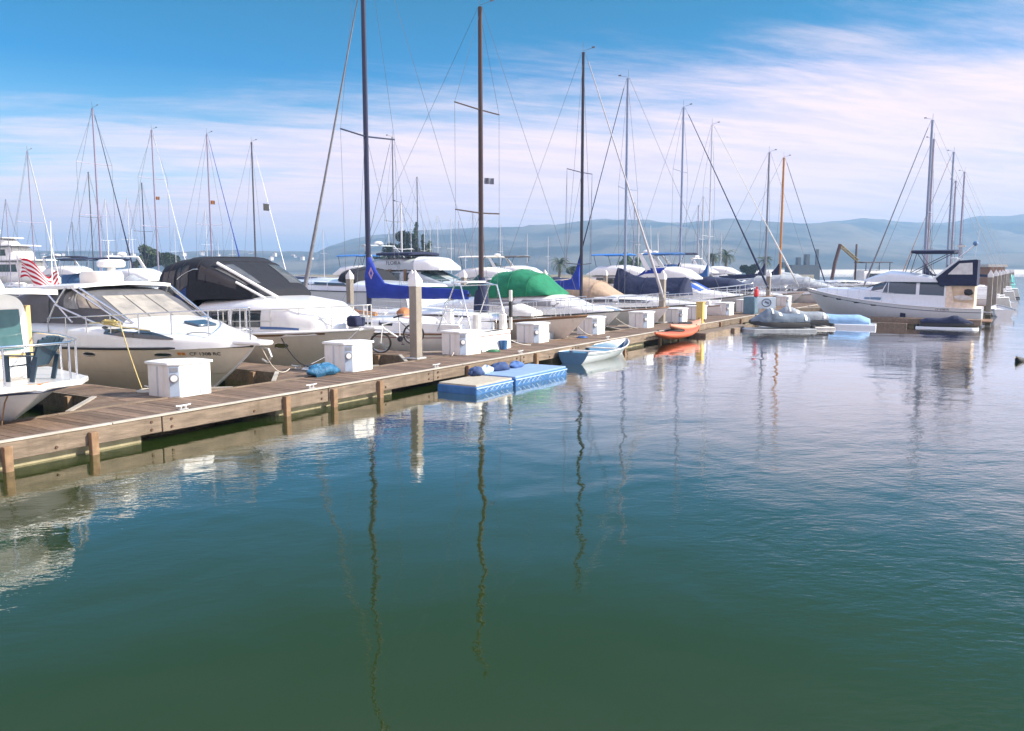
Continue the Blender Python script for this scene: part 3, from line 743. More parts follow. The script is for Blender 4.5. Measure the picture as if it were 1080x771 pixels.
# dock boxes with power panels
def dock_box():
    o = thing('dock_box', 'x', 'dock box', (0, 0, 0), 0, 'white dock boxes with power panels')
    P = [(0, .15), (.15, 0), (.84, 0), (.84, .28), (.28, .78), (0, .78)]
    def ins(k): 
        c = V((.37, .33)); return [tuple(c + (V(p) - c) * k) for p in P]
    mb = MB(); mb.prism(ins(1), lambda a, b, h: (a, b, h), 0.0, .62); mb.build('body', boxm, o, bevel=.012)
    mb = MB(); mb.prism(ins(1.09), lambda a, b, h: (a, b, h),   .622, .67); q = ins(.55); 
    mb.loft([[(a, b, .67) for a, b in ins(1.09)], [(a, b, .70) for a, b in ins(.75)]]); mb.build('lid', boxm, o, bevel=.008)
    n = V((-1, -1, 0)).normalized(); t = V((1, -1, 0)).normalized(); c = V((.08, .08, 0))
    def onp(u, z, d=.0): p = c + t * u + n * d; return (p.x, p.y, z)
    mb = MB(); mb.loft([[onp(-.085, .03, .02), onp(.085, .03, .02), onp(.085, .03, -.05), onp(-.085, .03, -.05)], [onp(-.085, .60, .02), onp(.085, .60, .02), onp(.085, .60, -.05), onp(-.085, .60, -.05)]])
    pn = mb.build('power_panel', panelm, o)
    mb = MB(); mb.loft([[onp(.09 * cos(a), .38 + .09 * sin(a), d) for a in [2 * pi * i / 16 for i in range(16)]] for d in (.018, .06)]); mt = mb.build('meter', boxg, pn)
    mb = MB(); mb.loft([[onp(.06 * cos(a), .38 + .06 * sin(a), d) for a in [2 * pi * i / 16 for i in range(16)]] for d in (.058, .085)]); mb.build('meter_dial', capm, mt)
    mb = MB(); mb.loft([[onp(-.07, .5, .03), onp(.07, .5, .03), onp(.07, .58, .03), onp(-.07, .58, .03)], [onp(-.07, .5, .015), onp(.07, .5, .015), onp(.07, .58, .015), onp(-.07, .58, .015)]]); mb.build('outlet', boxg, pn)
    mb = MB(); mb.box(.62, -.006, .31, .07, .012, .56); mb.build('panel_groove', pm('dock_box_groove', (.50, .52, .56), .5), o)
    mb = MB(); mb.box(-.006, .48, .31, .012, .04, .56); mb.build('panel_groove', pm('dock_box_groove', (.50, .52, .56), .5), o)
    return o
BX = ['beside the cream hull nearest the camera', 'beside the grey-hulled boat with a blue tarp at its foot', 'in front of the white sailboat transom', 'beside the beige hull past the bow-out sailboat', 'beyond the moored rowing boat bow', 'just past the piling with the navy cover behind', 'behind the yellow post', 'fourth from the watercraft end of the dock', 'third from the watercraft end of the dock', 'close behind the grey watercraft', 'far down the dock past the watercraft', 'last one small in the distance']
b0 = None
BP = [(9.72, 13.52), (14.37, 13.42), (18.95, 13.36), (23.38, 13.52), (27.6, 13.45), (31.8, 13.2), (35.9, 13.2), (38.6, 13.2), (42.9, 13.2), (47.0, 13.25), (51.4, 13.25), (56.0, 13.25)]
for i, lb in enumerate(BX):
    x, y = BP[i]
    o = dock_box() if i == 0 else dup(b0, (x, y, DZ), 0, 'x')
    if i == 0: b0 = o; o.location = (x, y, DZ)
    o['label'] = 'white dock box ' + lb
    if i: o.rotation_euler[2] = R(rnd.uniform(-4, 4)); o.scale = (1, 1, rnd.uniform(.94, 1.05))
# yellow post
t = thing('service_post', 'yellow square post standing at the dock edge', 'post', (36.15, 12.4, DZ))
MB().box(0, 0, .47, .30, .30, .94).build('post_body', yellow, t, bevel=.015); MB().box(0, 0, .96, .36, .36, .04).build('post_cap', yellow, t, bevel=.01)
MB().box(.06, -.155, .14, .12, .015, .12).build('drain_hole', black, t)
# ------------------------------------------------------------------ first row of slips: bows (or sterns) over the walkway
BOWIN, STERNIN = -pi / 2, pi / 2
def berth(k, ybow, L, stern=False):
    """Location and turn of a boat in slip k with its bow (or stern) at Y = ybow."""
    x = SLIP(k)
    return ((x, ybow + (0 if stern else L), 0), STERNIN if stern else BOWIN)

# --- slip 0: small trawler yacht, square foredeck, chair on it
def trawler_front():
    L = 9.0; loc, rz = berth(0, 12.62, L)
    o = thing('cabin_boat', 'white pilothouse boat with wide foredeck, tan-framed window and visor roof', 'boat', (6.85, loc[1] + .05, -.08), rz)
    H = Hull(L, 3.3, .9, .95, 1.18, rake=2.3, draft=.5, tr=.9, tm=.55, full=3.2, e0=.3, e1=.95)
    H.hull(white2, o); H.deck(deckm, o, .01, .03)
    H.band('boot_stripe', boot, o, .05, .16)
    H.rubrail(white, o, 'gunwale_moulding', .06, .05, .02); H.rubrail(rust, o, 'rust_red_line', -.012, .013, .045); H.rubrail(boot, o, 'dark_guard_line', .11, .018, .05)
    # foredeck platform: the deck carries on square over the stem
    mb = MB(); mb.prism([(L - 2.3, -1.35), (L - .35, -.92), (L - .02, -.62), (L + .02, 0), (L - .02, .62), (L - .35, .92), (L - 2.3, 1.35)], lambda a, b, h: (a, b, h), 1.10, 1.19)
    mb.build('foredeck', white, o, bevel=.02)
    # trunk, pilothouse
    ph = Hood([(1.2, 1.25, .95, 2.48, 0), (4.6, 1.3, .95, 2.5, 0), (6.35, 1.22, 1.0, 2.5, -.02)], 8)
    c = ph.build('pilothouse', white, o)
    tanf = pm('tan_frame', (.58, .40, .17), .45, var=.1)
    # wide side window in a tan frame
    for sd in (-1, 1):
        def face(x0, x1, z0, z1, d, nm, mt, par):
            mb = MB(); y = sd * (1.245 + d)
            mb.add([(x0, y, z0), (x1, y, z0), (x1, y * .985, z1), (x0, y * .985, z1)], [(0, 1, 2, 3)]); return mb.build(nm, mt, par)
        for x0, x1 in ((4.75, 6.2), (3.1, 4.55), (1.6, 2.9)):
            mb = MB(); y = sd * 1.27
            for a, b_, e, f in ((x0 - .09, x1 + .09, 1.42, 1.52), (x0 - .09, x1 + .09, 2.2, 2.28), (x0 - .09, x0, 1.52, 2.2), (x1, x1 + .09, 1.52, 2.2)):
                mb.box((a + b_) / 2, y, (e + f) / 2, b_ - a, .08, f - e)
            wf = mb.build('window_frame', tanf, c); face(x0, x1, 1.5, 2.22, .036, 'pane', bglass, wf)
    for a, b_ in ((-1.1, -.42), (-.36, .36), (.42, 1.1)):
        mb = MB(); mb.add([(6.39, a, 1.5), (6.39, b_, 1.5), (6.345, b_ * .98, 2.22), (6.345, a * .98, 2.22)], [(0, 1, 2, 3)]); mb.build('windscreen_pane', bglass, c)
    mb = MB()
    mb.prism([(1.0, 1.3), (6.38, 1.27), (6.38, -1.27), (1.0, -1.3)], lambda a, b, h: (a, b, h), 1.36, 1.43); mb.build('tan_belt', tanf, c, bevel=.01)
    plate('visor_roof', white, o, .9, 7.25, 1.5, 1.38, 2.56, .09, .06)
    fb = MB(); fb.prism([(1.4, 2.57), (5.9, 2.57), (5.1, 3.4), (1.4, 3.4)], lambda a, b, h: (a, h, b), -1.12, 1.12); fb.build('flybridge', white, o, bevel=.03)
    # samson rail on the foredeck
    mb = MB(); tp = []
    pts = [(L - 2.9, -1.42), (L - 1.7, -1.25), (L - .6, -.88), (L - .14, -.5), (L - .14, .5), (L - .6, .88), (L - 1.7, 1.25), (L - 2.9, 1.42)]
    mb.tube([(pts[0][0] - .06, pts[0][1], 1.15), (pts[0][0] - .03, pts[0][1], 1.7)] + [(a, b, 1.78) for a, b in pts] + [(pts[-1][0] - .03, pts[-1][1], 1.7), (pts[-1][0] - .06, pts[-1][1], 1.15)], .022, 7)
    for a, b in pts[1:-1]: mb.tube([(a, b, 1.15), (a, b, 1.78)], .018, 6)
    mb.build('bow_rail', steel, o, ang=80)
    mb = MB(); mb.tube([(L - .4, -.3, 1.1), (L - .5, -.34, .9), (L - .62, -.35, .55)], .013, 5); mb.build('mooring_chain', rustw, o)
    return o
trawler_front()
# chair on that foredeck
def deck_chair():
    o = thing('deck_chair', 'dark blue slatted plank chair on the foredeck behind the rail', 'chair', (7.0, 13.2, 1.11), R(112))
    o.scale = (.74, .74, .72)
    cm = pm('chair_dark_blue', (.02, .045, .07), .5, var=.15)
    mb = MB()
    for i in range(5): mb.box(-.1 + .115 * i, 0, .37 - .02 * i * .6, .1, .56, .022, ry=R(8))
    mb.build('seat', cm, o, bevel=.005)
    mb = MB()
    for i in range(6):
        f = (i - 2.5) / 2.5; top = .98 - .06 * f * f
        a, b = V((-.14, f * .2, .34)), V((-.46, f * .31, top))
        s = V((0, .048, 0)); t = V((.022, 0, .012))
        mb.loft([[a - s - t, a + s - t, a + s + t, a - s + t], [b - s * 1.25 - t, b + s * 1.25 - t, b + s * 1.25 + t, b - s * 1.25 + t]])
    mb.build('backrest', cm, o, bevel=.005)
    for sd in (-1, 1):
        MB().box(.08, sd * .34, .57, .72, .13, .025).build('armrest', cm, o, bevel=.008)
        MB().box(.38, sd * .31, .28, .1, .04, .56).build('leg', cm, o); MB().box(-.26, sd * .31, .28, .1, .04, .57, ry=R(-14)).build('leg', cm, o)
deck_chair()

# --- slip 1: cream express cruiser
REG_T = .924
def cream_cruiser():
    L = 9.8; loc, rz = berth(1, 13.75, L)
    o = thing('express_cruiser', 'cream-hulled express cruiser with white hardtop and grey side curtains', 'motor boat', (11.85, loc[1], 0), rz)
    H = Hull(L, 3.35, 1.12, 1.14, 1.27, rake=2.0, draft=.5, tr=.92, tm=.5, full=2.5, e0=.22, e1=.8)
    hl = H.hull(cream, o); H.band('boot_stripe', anti, o, -.1, .10); H.band('sheer_moulding', white2, o, -.02, .0, .02, True)
    H.rubrail(anti, o, 'rub_rail', .02, .028, .012)
    D = lambda xp: L - xp
    # bulwark step and sloping deck
    dk = Hood([(.05, 1.52, 1.08, 1.62, 0), (4, 1.6, 1.1, 1.66, 0), (6.1, 1.58, 1.12, 1.66, 0), (7.4, 1.36, 1.14, 1.62, 0), (8.6, .9, 1.18, 1.5, 0), (9.35, .5, 1.22, 1.42, 0), (9.78, .12, 1.25, 1.34, 0)], 5.5)
    d = dk.build('deck_moulding', white, o)
    tr = Hood([(2.6, 1.34, 1.55, 1.80, 0), (6.6, 1.24, 1.55, 1.80, 0), (7.6, 1.05, 1.5, 1.72, 0), (8.5, .62, 1.45, 1.58, 0), (9.0, .25, 1.4, 1.46, 0)], 3.2)
    tr.build('foredeck_trunk', white, o)
    MB().prism([(7.9, -.28), (8.35, -.24), (8.35, .24), (7.9, .28)], lambda a, b, h: (a, b, h + (8.1 - a) * .16), 1.645, 1.70).build('foredeck_hatch', pm('smoked_hatch', (.05, .08, .12), .15), o, bevel=.02)
    for f in (0, 1):   # dark wedge window on the cabin side
        G = []
        for u, a, b_ in ((.385, .90, .98), (.42, .66, .97), (.50, .58, .94), (.58, .56, .86), (.645, .60, .68)):
            G.append([dk.pt(u, 1 - dk.vz(z) if f else dk.vz(z), .012) for z in (a, (a + b_) / 2, b_)])
        MB().grid(G).build('cabin_window', glass, d)
    H.port(o, .84, 1.05, .34, .085); H.port(o, .655, 1.02, .34, .085)
    # pulpit plank and its roller
    mb = MB(); mb.prism([(9.2, -.42), (9.8, -.26), (10.18, -.2), (10.26, -.1), (10.26, .1), (10.18, .2), (9.8, .26), (9.2, .42)], lambda a, b, h: (a, b, h), 1.28, 1.37); mb.build('bow_pulpit', white, o, bevel=.03)
    mb = MB(); mb.tube([(9.9, 0, 1.26), (10.25, 0, 1.2), (10.33, 0, 1.05), (10.2, 0, .92), (10.05, .0, .98)], .025, 6); mb.build('anchor', galv, o)
    # stem strip
    mb = MB(); mb.tube([H.pt(1, q, 1) + V((.01, 0, 0)) for q in [i / 10 for i in range(11)]], .035, 6); mb.build('stem_strip', white, o)
    H.rail(o, .62, .5, .99, 7, .015, .09, False, hb=.78)
    # windscreen, curtains, hardtop
    ws = Hood([(4.0, 1.32, 1.6, 2.42, 0), (5.2, 1.28, 1.62, 2.42, -.1), (6.2, 1.22, 1.62, 2.40, -1.1), (7.1, 1.08, 1.62, 2.34, -2.2)], 5)
    wso = ws.build('windscreen', grey, o, cap=True)
    for u0, u1 in ((.56, .75), (.78, .98)): ws.panel('windscreen_pane', vinyl, wso, u0, u1, .05, .25, .015)
    ws.front('windscreen_pane', vinyl, wso, 1.0, .84, .08, .88, .03, 3)
    cv = Hood([(1.9, 1.44, 1.3, 1.7, 0), (3.0, 1.43, 1.35, 2.3, 0), (3.6, 1.41, 1.5, 2.42, 0), (4.5, 1.34, 1.66, 2.44, 0)], 5)
    cv.build('side_curtain', grey, o)
    wr = MB(); wr.grid([[ws.pt(lerp(.30, .54, i / 10), lerp(.04, .40, j / 4), .02 + .012 * sin(i * 2.2 + j)) for j in range(5)] for i in range(11)]); wr.build('wrinkled_curtain', pm('curtain_grey_light', (.24, .235, .23), .6, var=.3, scale=6, bump=.03, bscale=8), o)
    plate('hardtop', white, o, 3.5, 5.55, 1.42, 1.25, 2.46, .08, .09, drop0=-.04, drop1=.02)
    for sd in (-1, 1):
        for a, b in (((5.5, sd * 1.38, 1.68), (4.4, sd * 1.38, 2.42)), ((6.3, sd * 1.32, 1.68), (4.9, sd * 1.40, 2.05)), ((4.9, sd * 1.4, 2.05), (5.2, sd * 1.3, 2.44)), ((4.6, sd * 1.42, 1.66), (4.9, sd * 1.4, 2.05)), ((7.2, sd * 1.0, 1.68), (5.5, sd * 1.18, 2.44)), ((7.0, sd * 1.1, 1.68), (5.3, sd * 1.24, 2.44))):
            MB().tube([a, b], .026, 7).build('hardtop_strut', steel, o, ang=80)
    # things on the hardtop
    b = MB(); b.loft([[(4.5 + .6 * cos(t) * k, .42 * sin(t) * k, z) for t in [2 * pi * i / 20 for i in range(20)]] for k, z in ((1, 2.5), (1.02, 2.7), (.94, 2.79), (.6, 2.81))]); b.build('life_raft_canister', pm('canister_cream', (.74, .68, .60), .35, var=.04), o)
    b = MB(); b.tube([(4.05, .55, 2.55), (4.05, .55, 2.88)], .1, 10); b.lathe([(.05, 2.9), (.3, 2.92), (.33, 2.96), (.33, 3.06), (.27, 3.11), (.02, 3.12)], (4.05, .55, -.02), 20); b.build('radar_dome', white, o)
    MB().tube([(4.3, -1.1, 2.46), (4.32, -1.1, 2.7), (4.4, -1.1, 3.95)], .016, 6, r2=.006).build('whip_antenna', white, o)
    MB().tube([(3.2, 1.0, 2.46), (3.2, 1.0, 2.7), (3.3, 1.0, 3.6)], .014, 6, r2=.006).build('whip_antenna', white, o)
    H.band('hull_knuckle', pm('knuckle_shadow_cream', (.70, .60, .47), .3), o, .60, .625, .004)  # hull seam line, its shadow painted as a darker cream band
    for sd in (-1, 1):
        mb = MB(); mb.tube([(8.6, sd * .72, 1.5), (8.75, sd * .68, 1.53), (9.0, sd * .58, 1.53), (9.15, sd * .54, 1.5)], .018, 6); mb.build('bow_cleat', steel, o)
    mb = MB(); rr = random.Random(4); pts = []
    for i in range(70):
        t = i * .42; q = .16 + .05 * sin(i * .7); pts.append((6.9 + q * 1.3 * cos(t), -1.36 + q * .5 * sin(t), 1.655 + .0016 * i + rr.uniform(0, .01)))
    mb.tube(pts, .012, 5); mb.build('deck_line_coil', pm('rope_yellow', (.5, .40, .16), .9, var=.2), o)
    MB().tube([(6.2, -1.40, 1.68), (6.6, -1.42, 1.7), (7.2, -1.30, 1.62), (7.9, -1.1, 1.56)], .012, 5).build('deck_line', pm('rope_yellow', (.5, .40, .16), .9, var=.2), o)
    for x in (7.3,): MB().lathe([(.09, 0), (.09, .03), (.05, .05), (.01, .055)], (x, .75, 1.72), 12).build('deck_vent', steel, o)
    H.lettering(o, 'CF 1308 RC', REG_T, 1.07, .125, black, wide=1.05)
    H.lettering(o, '\u25a0\u25a0', REG_T - .046, 1.07, .10, pm('orange_sticker', (.7, .28, .05), .5), name='orange_sticker')
    return o
cream_cruiser()

# --- slip 2: black and navy canopied sedan
def navy_canopy():
    L = 10.4; loc, rz = berth(2, 14.35, L)
    o = thing('canopied_cruiser', 'white cruiser with grey-beige hull and large black and navy canopy', 'motor boat', loc, rz)
    H = Hull(L, 3.5, 1.12, 1.10, 1.32, rake=1.45, draft=.5, tr=.92, tm=.5, full=2.6, e0=.25, e1=.62)
    H.hull(beige, o); H.band('boot_stripe', anti, o, -.1, .09); H.rubrail(white, o, 'rub_rail', .01, .04, .012)
    H.deck(deckm, o, .0, .05)
    H.band('teak_band', teak, o, .05, .10, .012, True, .55, .9)
    ca = Hood([(.1, 1.55, 1.02, 1.2, 0), (3.4, 1.58, 1.02, 1.22, 0), (4.5, 1.56, 1.04, 1.55, 0), (5.2, 1.54, 1.04, 2.04, 0), (7.2, 1.46, 1.06, 2.12, 0), (8.4, 1.24, 1.1, 2.0, 0), (9.1, .9, 1.14, 1.72, 0), (9.5, .5, 1.2, 1.42, 0)], 4.6)
    cab = ca.build('cabin', white, o, sub=6)
    ca.panel('cabin_window', glass, cab, .435, .515, ca.vz(.25), ca.vz(.66), .012); ca.panel('cabin_window', glass, cab, .53, .62, ca.vz(.25), ca.vz(.68), .012)
    ca.panel('blue_flash', pm('flash_blue', (.06, .14, .34), .3), cab, .62, .78, .008, .016, .012)
    cv = Hood([(3.5, 1.5, 1.25, 2.98, 0), (3.6, 1.52, 1.25, 3.08, 0), (4.2, 1.51, 1.32, 3.16, 0), (4.7, 1.5, 1.75, 3.22, 0), (5.1, 1.47, 2.0, 3.22, 0), (5.5, 1.44, 2.02, 3.08, 0), (6.0, 1.36, 2.04, 2.86, 0), (6.5, 1.24, 2.05, 2.6, 0), (7.0, 1.08, 2.05, 2.28, 0)], 5.2)
    cn = cv.build('canopy', navyblack, o, sub=5, wrinkle=.012)
    for u in (.2, .33, .52, .63): MB().tube([cv.pt(u, .04 + .92 * v / 16, .006) for v in range(17)], .016, 5).build('canopy_seam', navyblack, cn)
    MB().tube([cv.pt(.3 + .06 * i, .10 + .01 * i, .02) for i in range(5)], .014, 5).build('canopy_bow_tube', steel, cn)
    for u0, u1 in ((.03, .11), (.15, .26), (.29, .42)): cv.panel('canopy_window', pm('canopy_dark_window', (.03, .032, .03), .15, var=.2), cn, u0, u1, .03, .2, .012)
    cv.panel('navy_panel', pm('canvas_navy_bright', (.012, .045, .17), .8, var=.2, scale=3), cn, .02, .40, .004, .028, .013)
    fm = pm('canopy_film', (.09, .085, .08), .12, var=.5, scale=2, bump=.03, bscale=3)
    cv.panel('windscreen_film', fm, cn, .68, .93, .24, .46, .012); cv.panel('side_film', pm('canopy_film_dark', (.02, .02, .022), .12, var=.5, scale=2), cn, .55, .88, .05, .2, .012)
    MB().tube([(7.6, -.75, 2.1), (5.7, -1.15, 3.02)], .045, 8).build('folded_antenna', white, o)
    MB().tube([(7.4, -1.0, 2.08), (6.5, -1.2, 2.5)], .035, 8).build('antenna_stay', white, o)
    H.port(o, .80, .84, .36, .15, pm('olive_port', (.13, .13, .05), .2)); H.port(o, .52, .8, .36, .15)
    H.rail(o, .6, .40, .98, 8, .015, .1, True, mat=pm('rail_white_metal', (.7, .68, .62), .3, metal=.6), hb=.62)
    mb = MB(); mb.box(9.9, -.2, 1.5, .34, .4, .28); mb.build('windlass_cover', royal if 0 else navy, o, bevel=.06)
    mb = MB(); mb.prism([(9.7, -.3), (10.5, -.17), (10.62, 0), (10.5, .17), (9.7, .3)], lambda a, b, h: (a, b, h), 1.30, 1.37); mb.build('bow_pulpit', white, o, bevel=.02)
    MB().tube([(6.6, -1.62, 1.12), (6.6, -1.62, 1.75)], .018, 6).build('boat_hook_post', black, o)
    return o
navy_canopy()

# --- slip 3: white sailboat, stern to the walkway
def sail_a():
    o, H = sailboat('sailboat', 'white stern-in sailboat with tall dark mast and royal blue sail cover', None, *berth(3, 13.65, 9.2, True), L=9.2, B=3.1, zs=.98, zm=.90, zb=1.2, h=14.6, mast=pm('mast_navy_black', (.03, .035, .07), .35, metal=.3), mx=4.95,
        spr=(.44,), cover=royal, boom_len=4.1, boom_z=2.0, furl=pm('furl_grey', (.17, .17, .19), .7, var=.2), furl_r=.075, mr=.10, stay_r=.007, cover_h=.52, cover_luff=1.0, top_frac=.80, forestay_x=8.2)
    H.band('cove_line', pm('cove_red', (.25, .05, .04), .4), o, .10, .125, .006, True)
    # logo patch on the cover: a pale pink diamond outline
    mb = MB()
    for k, (ha, wa) in enumerate(((.2, .105), (.13, .068))):
        P = [(0, ha), (wa, 0), (0, -ha), (-wa, 0)]
        Q = [(0, ha * .8), (wa * .8, 0), (0, -ha * .8), (-wa * .8, 0)]
        for i in range(4):
            j = (i + 1) % 4; mb.add([(4.68 + P[i][0], .185, 2.72 + P[i][1]), (4.68 + P[j][0], .185, 2.72 + P[j][1]), (4.68 + Q[j][0], .185, 2.72 + Q[j][1]), (4.68 + Q[i][0], .185, 2.72 + Q[i][1])], [(0, 1, 2, 3)])
    mb.build('sail_cover_emblem', pm('emblem_pink', (.75, .45, .5), .7), o)
    # stainless stern arch with panel, wheel and fittings
    for sd in (-1, 1):
        MB().tube([(.12, sd * 1.0, 1.0), (.5, sd * .98, 2.35), (.9, sd * .9, 2.45)], .022, 7).build('arch_leg', steel, o, ang=80)
        MB().tube([(1.35, sd * 1.02, 1.0), (.75, sd * .95, 2.4)], .022, 7).build('arch_leg', steel, o, ang=80)
        MB().tube([(.35, sd * 1.0, 1.7), (1.05, sd * 1.0, 1.72)], .016, 6).build('arch_brace', steel, o, ang=80)
    MB().tube([(.5, -.98, 2.37), (.5, .98, 2.37)], .02, 7).build('arch_top', steel, o, ang=80); MB().tube([(.9, -.9, 2.46), (.9, .9, 2.46)], .02, 7).build('arch_top', steel, o, ang=80)
    MB().box(.65, .3, 2.47, .5, 1.0, .06).build('arch_box', white, o, bevel=.02)
    MB().tube([(.1, -1.15, .95), (.1, -1.15, 2.2)], .055, 8).build('stern_post', offw, o); MB().tube([(.1, -1.15, 1.35), (.1, -1.15, 1.85)], .062, 8).build('outboard_grip', black, o)
    mb = MB(); mb.tube([(1.5 + 0 * i, .55 * cos(2 * pi * i / 20), 1.55 + .42 * sin(2 * pi * i / 20)) for i in range(20)], .016, 6, closed=True)
    for i in range(5): mb.tube([(1.5, 0, 1.55), (1.5, .55 * cos(2 * pi * i / 5), 1.55 + .42 * sin(2 * pi * i / 5))], .01, 5)
    mb.build('steering_wheel', steel, o); MB().box(1.62, 0, 1.28, .22, .22, .7, taper=.8).build('binnacle', white, o, bevel=.03)
    for y, z in ((-.85, 1.2), (.6, 1.25)): MB().tube([(.2, y, z - .25), (.2, y, z + .25)], .12, 10).build('life_buoy_canister', offw, o)
    # rust-brown folded sail bag on the cabin top
    mb = MB(); mb.loft([[(3.3 + .3 * u, .28 * cos(a) * (1 - abs(u - .5) * .5) + .03 * sin(7 * u + 3 * a), 1.42 + .22 * sin(a) * (1 - abs(u - .5) * .6)) for a in [2 * pi * i / 12 for i in range(12)]] for u in [i / 5 for i in range(6)]]); mb.build('sail_bag', rust, o)
    MB().tube([(4.0, .75, 1.42), (5.4, .6, 1.5)], .07, 7).build('varnished_pole', varnish, o)
    return o
sail_a()

# --- slip 4: beige sailboat, teak rail, black-brown mast, green boom cover
o, H = sailboat('sailboat', 'beige-hulled sailboat with dark teak rail and thick brown mast', None, *berth(4, 12.75, 11.6), L=11.6, B=3.4, zs=.98, zm=.92, zb=1.28, hullm=beige, h=12.15, mast=mbrown, mx=7.2, stripe=anti,
    spr=(.33, .67), cover=dgreen, boom_len=4.4, boom_z=1.95, furl=None, mr=.105, stay_r=.0075, cover_h=.42, cover_luff=.5)
H.band('teak_rail', teak, o, -.03, .07, .014, True)
mb = MB(); mb.loft([[(7.2 + .30 * cos(a) * k, .26 * sin(a) * k, z) for a in [2 * pi * i / 12 for i in range(12)]] for k, z in ((1, 1.3), (.95, 1.7), (.75, 2.2), (.5, 2.55))]); mb.build('mast_boot_cover', navy, o)
Hood([(8.3, .5, 1.2, 1.5, 0), (8.9, .55, 1.2, 1.62, 0), (9.6, .4, 1.2, 1.4, 0)], 2.6).build('dinghy_cover', offw, o)
# --- slip 5: green canopied cruiser
def express(name, label, group, loc, rz, L=9.2, B=3.2, hullm=None, canopy=None, cabm=None, z=1.0, winm=None, band=True, canopy_h=1.15, canopy_x=(.12, .62), n=2.7, rail=True, stripe=None, hullband=None, ch=.62):
    o = thing(name, label, 'motor boat', loc, rz, group)
    H = Hull(L, B, z, z - .02, z + .25, rake=L * .17, draft=.5, tr=.92, tm=.5, full=2.4, e0=.25, e1=.75)
    H.hull(hullm or white, o); H.band('boot_stripe', stripe or anti, o, -.05, .1); H.rubrail(anti, o, 'rub_rail', .015, .025, .01)
    if hullband: H.band('hull_stripe', hullband, o, .10, .24, .008, True)
    ca = Hood([(.1, B * .45, z - .1, z + .35, 0), (L * .3, B * .46, z - .1, z + ch * .85, 0), (L * .55, B * .42, z - .08, z + ch, 0), (L * .72, B * .33, z, z + ch * .85, 0), (L * .86, B * .2, z + .1, z + .38, 0), (L * .95, B * .08, z + .18, z + .28, 0)], 4)
    cb = ca.build('cabin', cabm or white, o)
    if band: ca.panel('window_band', winm or glass, cb, .22, .62, .07, .17, .01, sl=.03)
    if canopy:
        a, b = canopy_x; x0, x1 = L * a, L * b; m = L
        k = z + ch - .62
        cv = Hood([(x0, B * .42, k + .3, k + .4 + canopy_h * .55, 0), (lerp(x0, x1, .15), B * .43, k + .35, k + .45 + canopy_h * .88, 0), (lerp(x0, x1, .45), B * .42, k + .4, k + .45 + canopy_h, 0), (lerp(x0, x1, .72), B * .38, k + .45, k + .5 + canopy_h * .78, 0), (x1, B * .3, k + .5, k + .62, 0)], n)
        c = cv.build('canopy', canopy, o, sub=5, wrinkle=.03)
        for u in (.25, .5, .75): MB().tube([cv.pt(u, v / 12, .03) for v in range(13)], .014, 5).build('canopy_seam', canopy, c)
    if rail: H.rail(o, .55, .42, .985, 6, .014, .09, True)
    return o, H
o, H = express('canopied_cruiser', 'white cruiser with rounded bright green canopy and grey window band', None, *berth(5, 13.55, 8.8), L=8.8, B=3.2, hullm=white, canopy=green, canopy_h=1.08, canopy_x=(.34, .68), winm=pm('grey_window_cover', (.24, .24, .25), .5, var=.15), z=.98, ch=.95)
# --- slip 6: sailboat with royal blue cover, white furled jib
sailboat('sailboat', 'white sailboat with near-black mast and royal blue cover bunched at its foot', None, *berth(6, 13.3, 9.4), L=9.4, B=3.0, h=12.6, mast=mdark, mx=5.05, spr=(.53, .16), cover=royal, boom_len=3.3, boom_z=2.0, furl=pm('furl_white', (.38, .37, .39), .7, var=.15), furl_r=.07, mr=.085, stay_r=.008, cover_h=.5, cover_luff=1.1)
# --- slip 7: tan canopied cruiser
express('canopied_cruiser', 'low white cruiser with sloping tan canvas cover', None, *berth(7, 13.3, 9.0), L=9.0, B=3.1, canopy=tan, canopy_h=1.0, canopy_x=(.1, .5), z=.95, n=2.4, hullband=boot)
# --- slip 8: navy shrouded sailboat, stern to the walkway
def shroud_boat():
    loc, rz = berth(8, 13.6, 9.6, True)
    o, H = sailboat('sailboat', 'sailboat hidden under a long navy boat cover behind a piling', None, loc, rz, L=9.6, B=3.1, h=13.4, mast=pm('mast_blue_grey', (.24, .29, .40), .4, metal=.5), mx=5.9, spr=(.5,), cover=None, furl=navy, furl_r=.05, mr=.09, stay_r=.009, hullm=white)
    cv = [(2.1, .75, 1.42, 2.36), (2.3, .95, 1.40, 2.40), (3.4, 1.0, 1.38, 2.38), (4.6, 1.0, 1.38, 2.40), (5.2, .98, 1.38, 2.48), (5.7, .92, 1.38, 2.68), (6.1, .85, 1.38, 2.88), (6.35, .7, 1.40, 2.95)]
    hd = Hood([c + (0,) for c in cv], 1.25); b = hd.build('boat_cover', navy, o, wrinkle=.035)
    for u in (.14, .42, .7): MB().tube([hd.pt(u, v / 14, .03) for v in range(15)], .014, 5).build('cover_seam', navy, b)
    lifelines(H, o, .5)
shroud_boat()
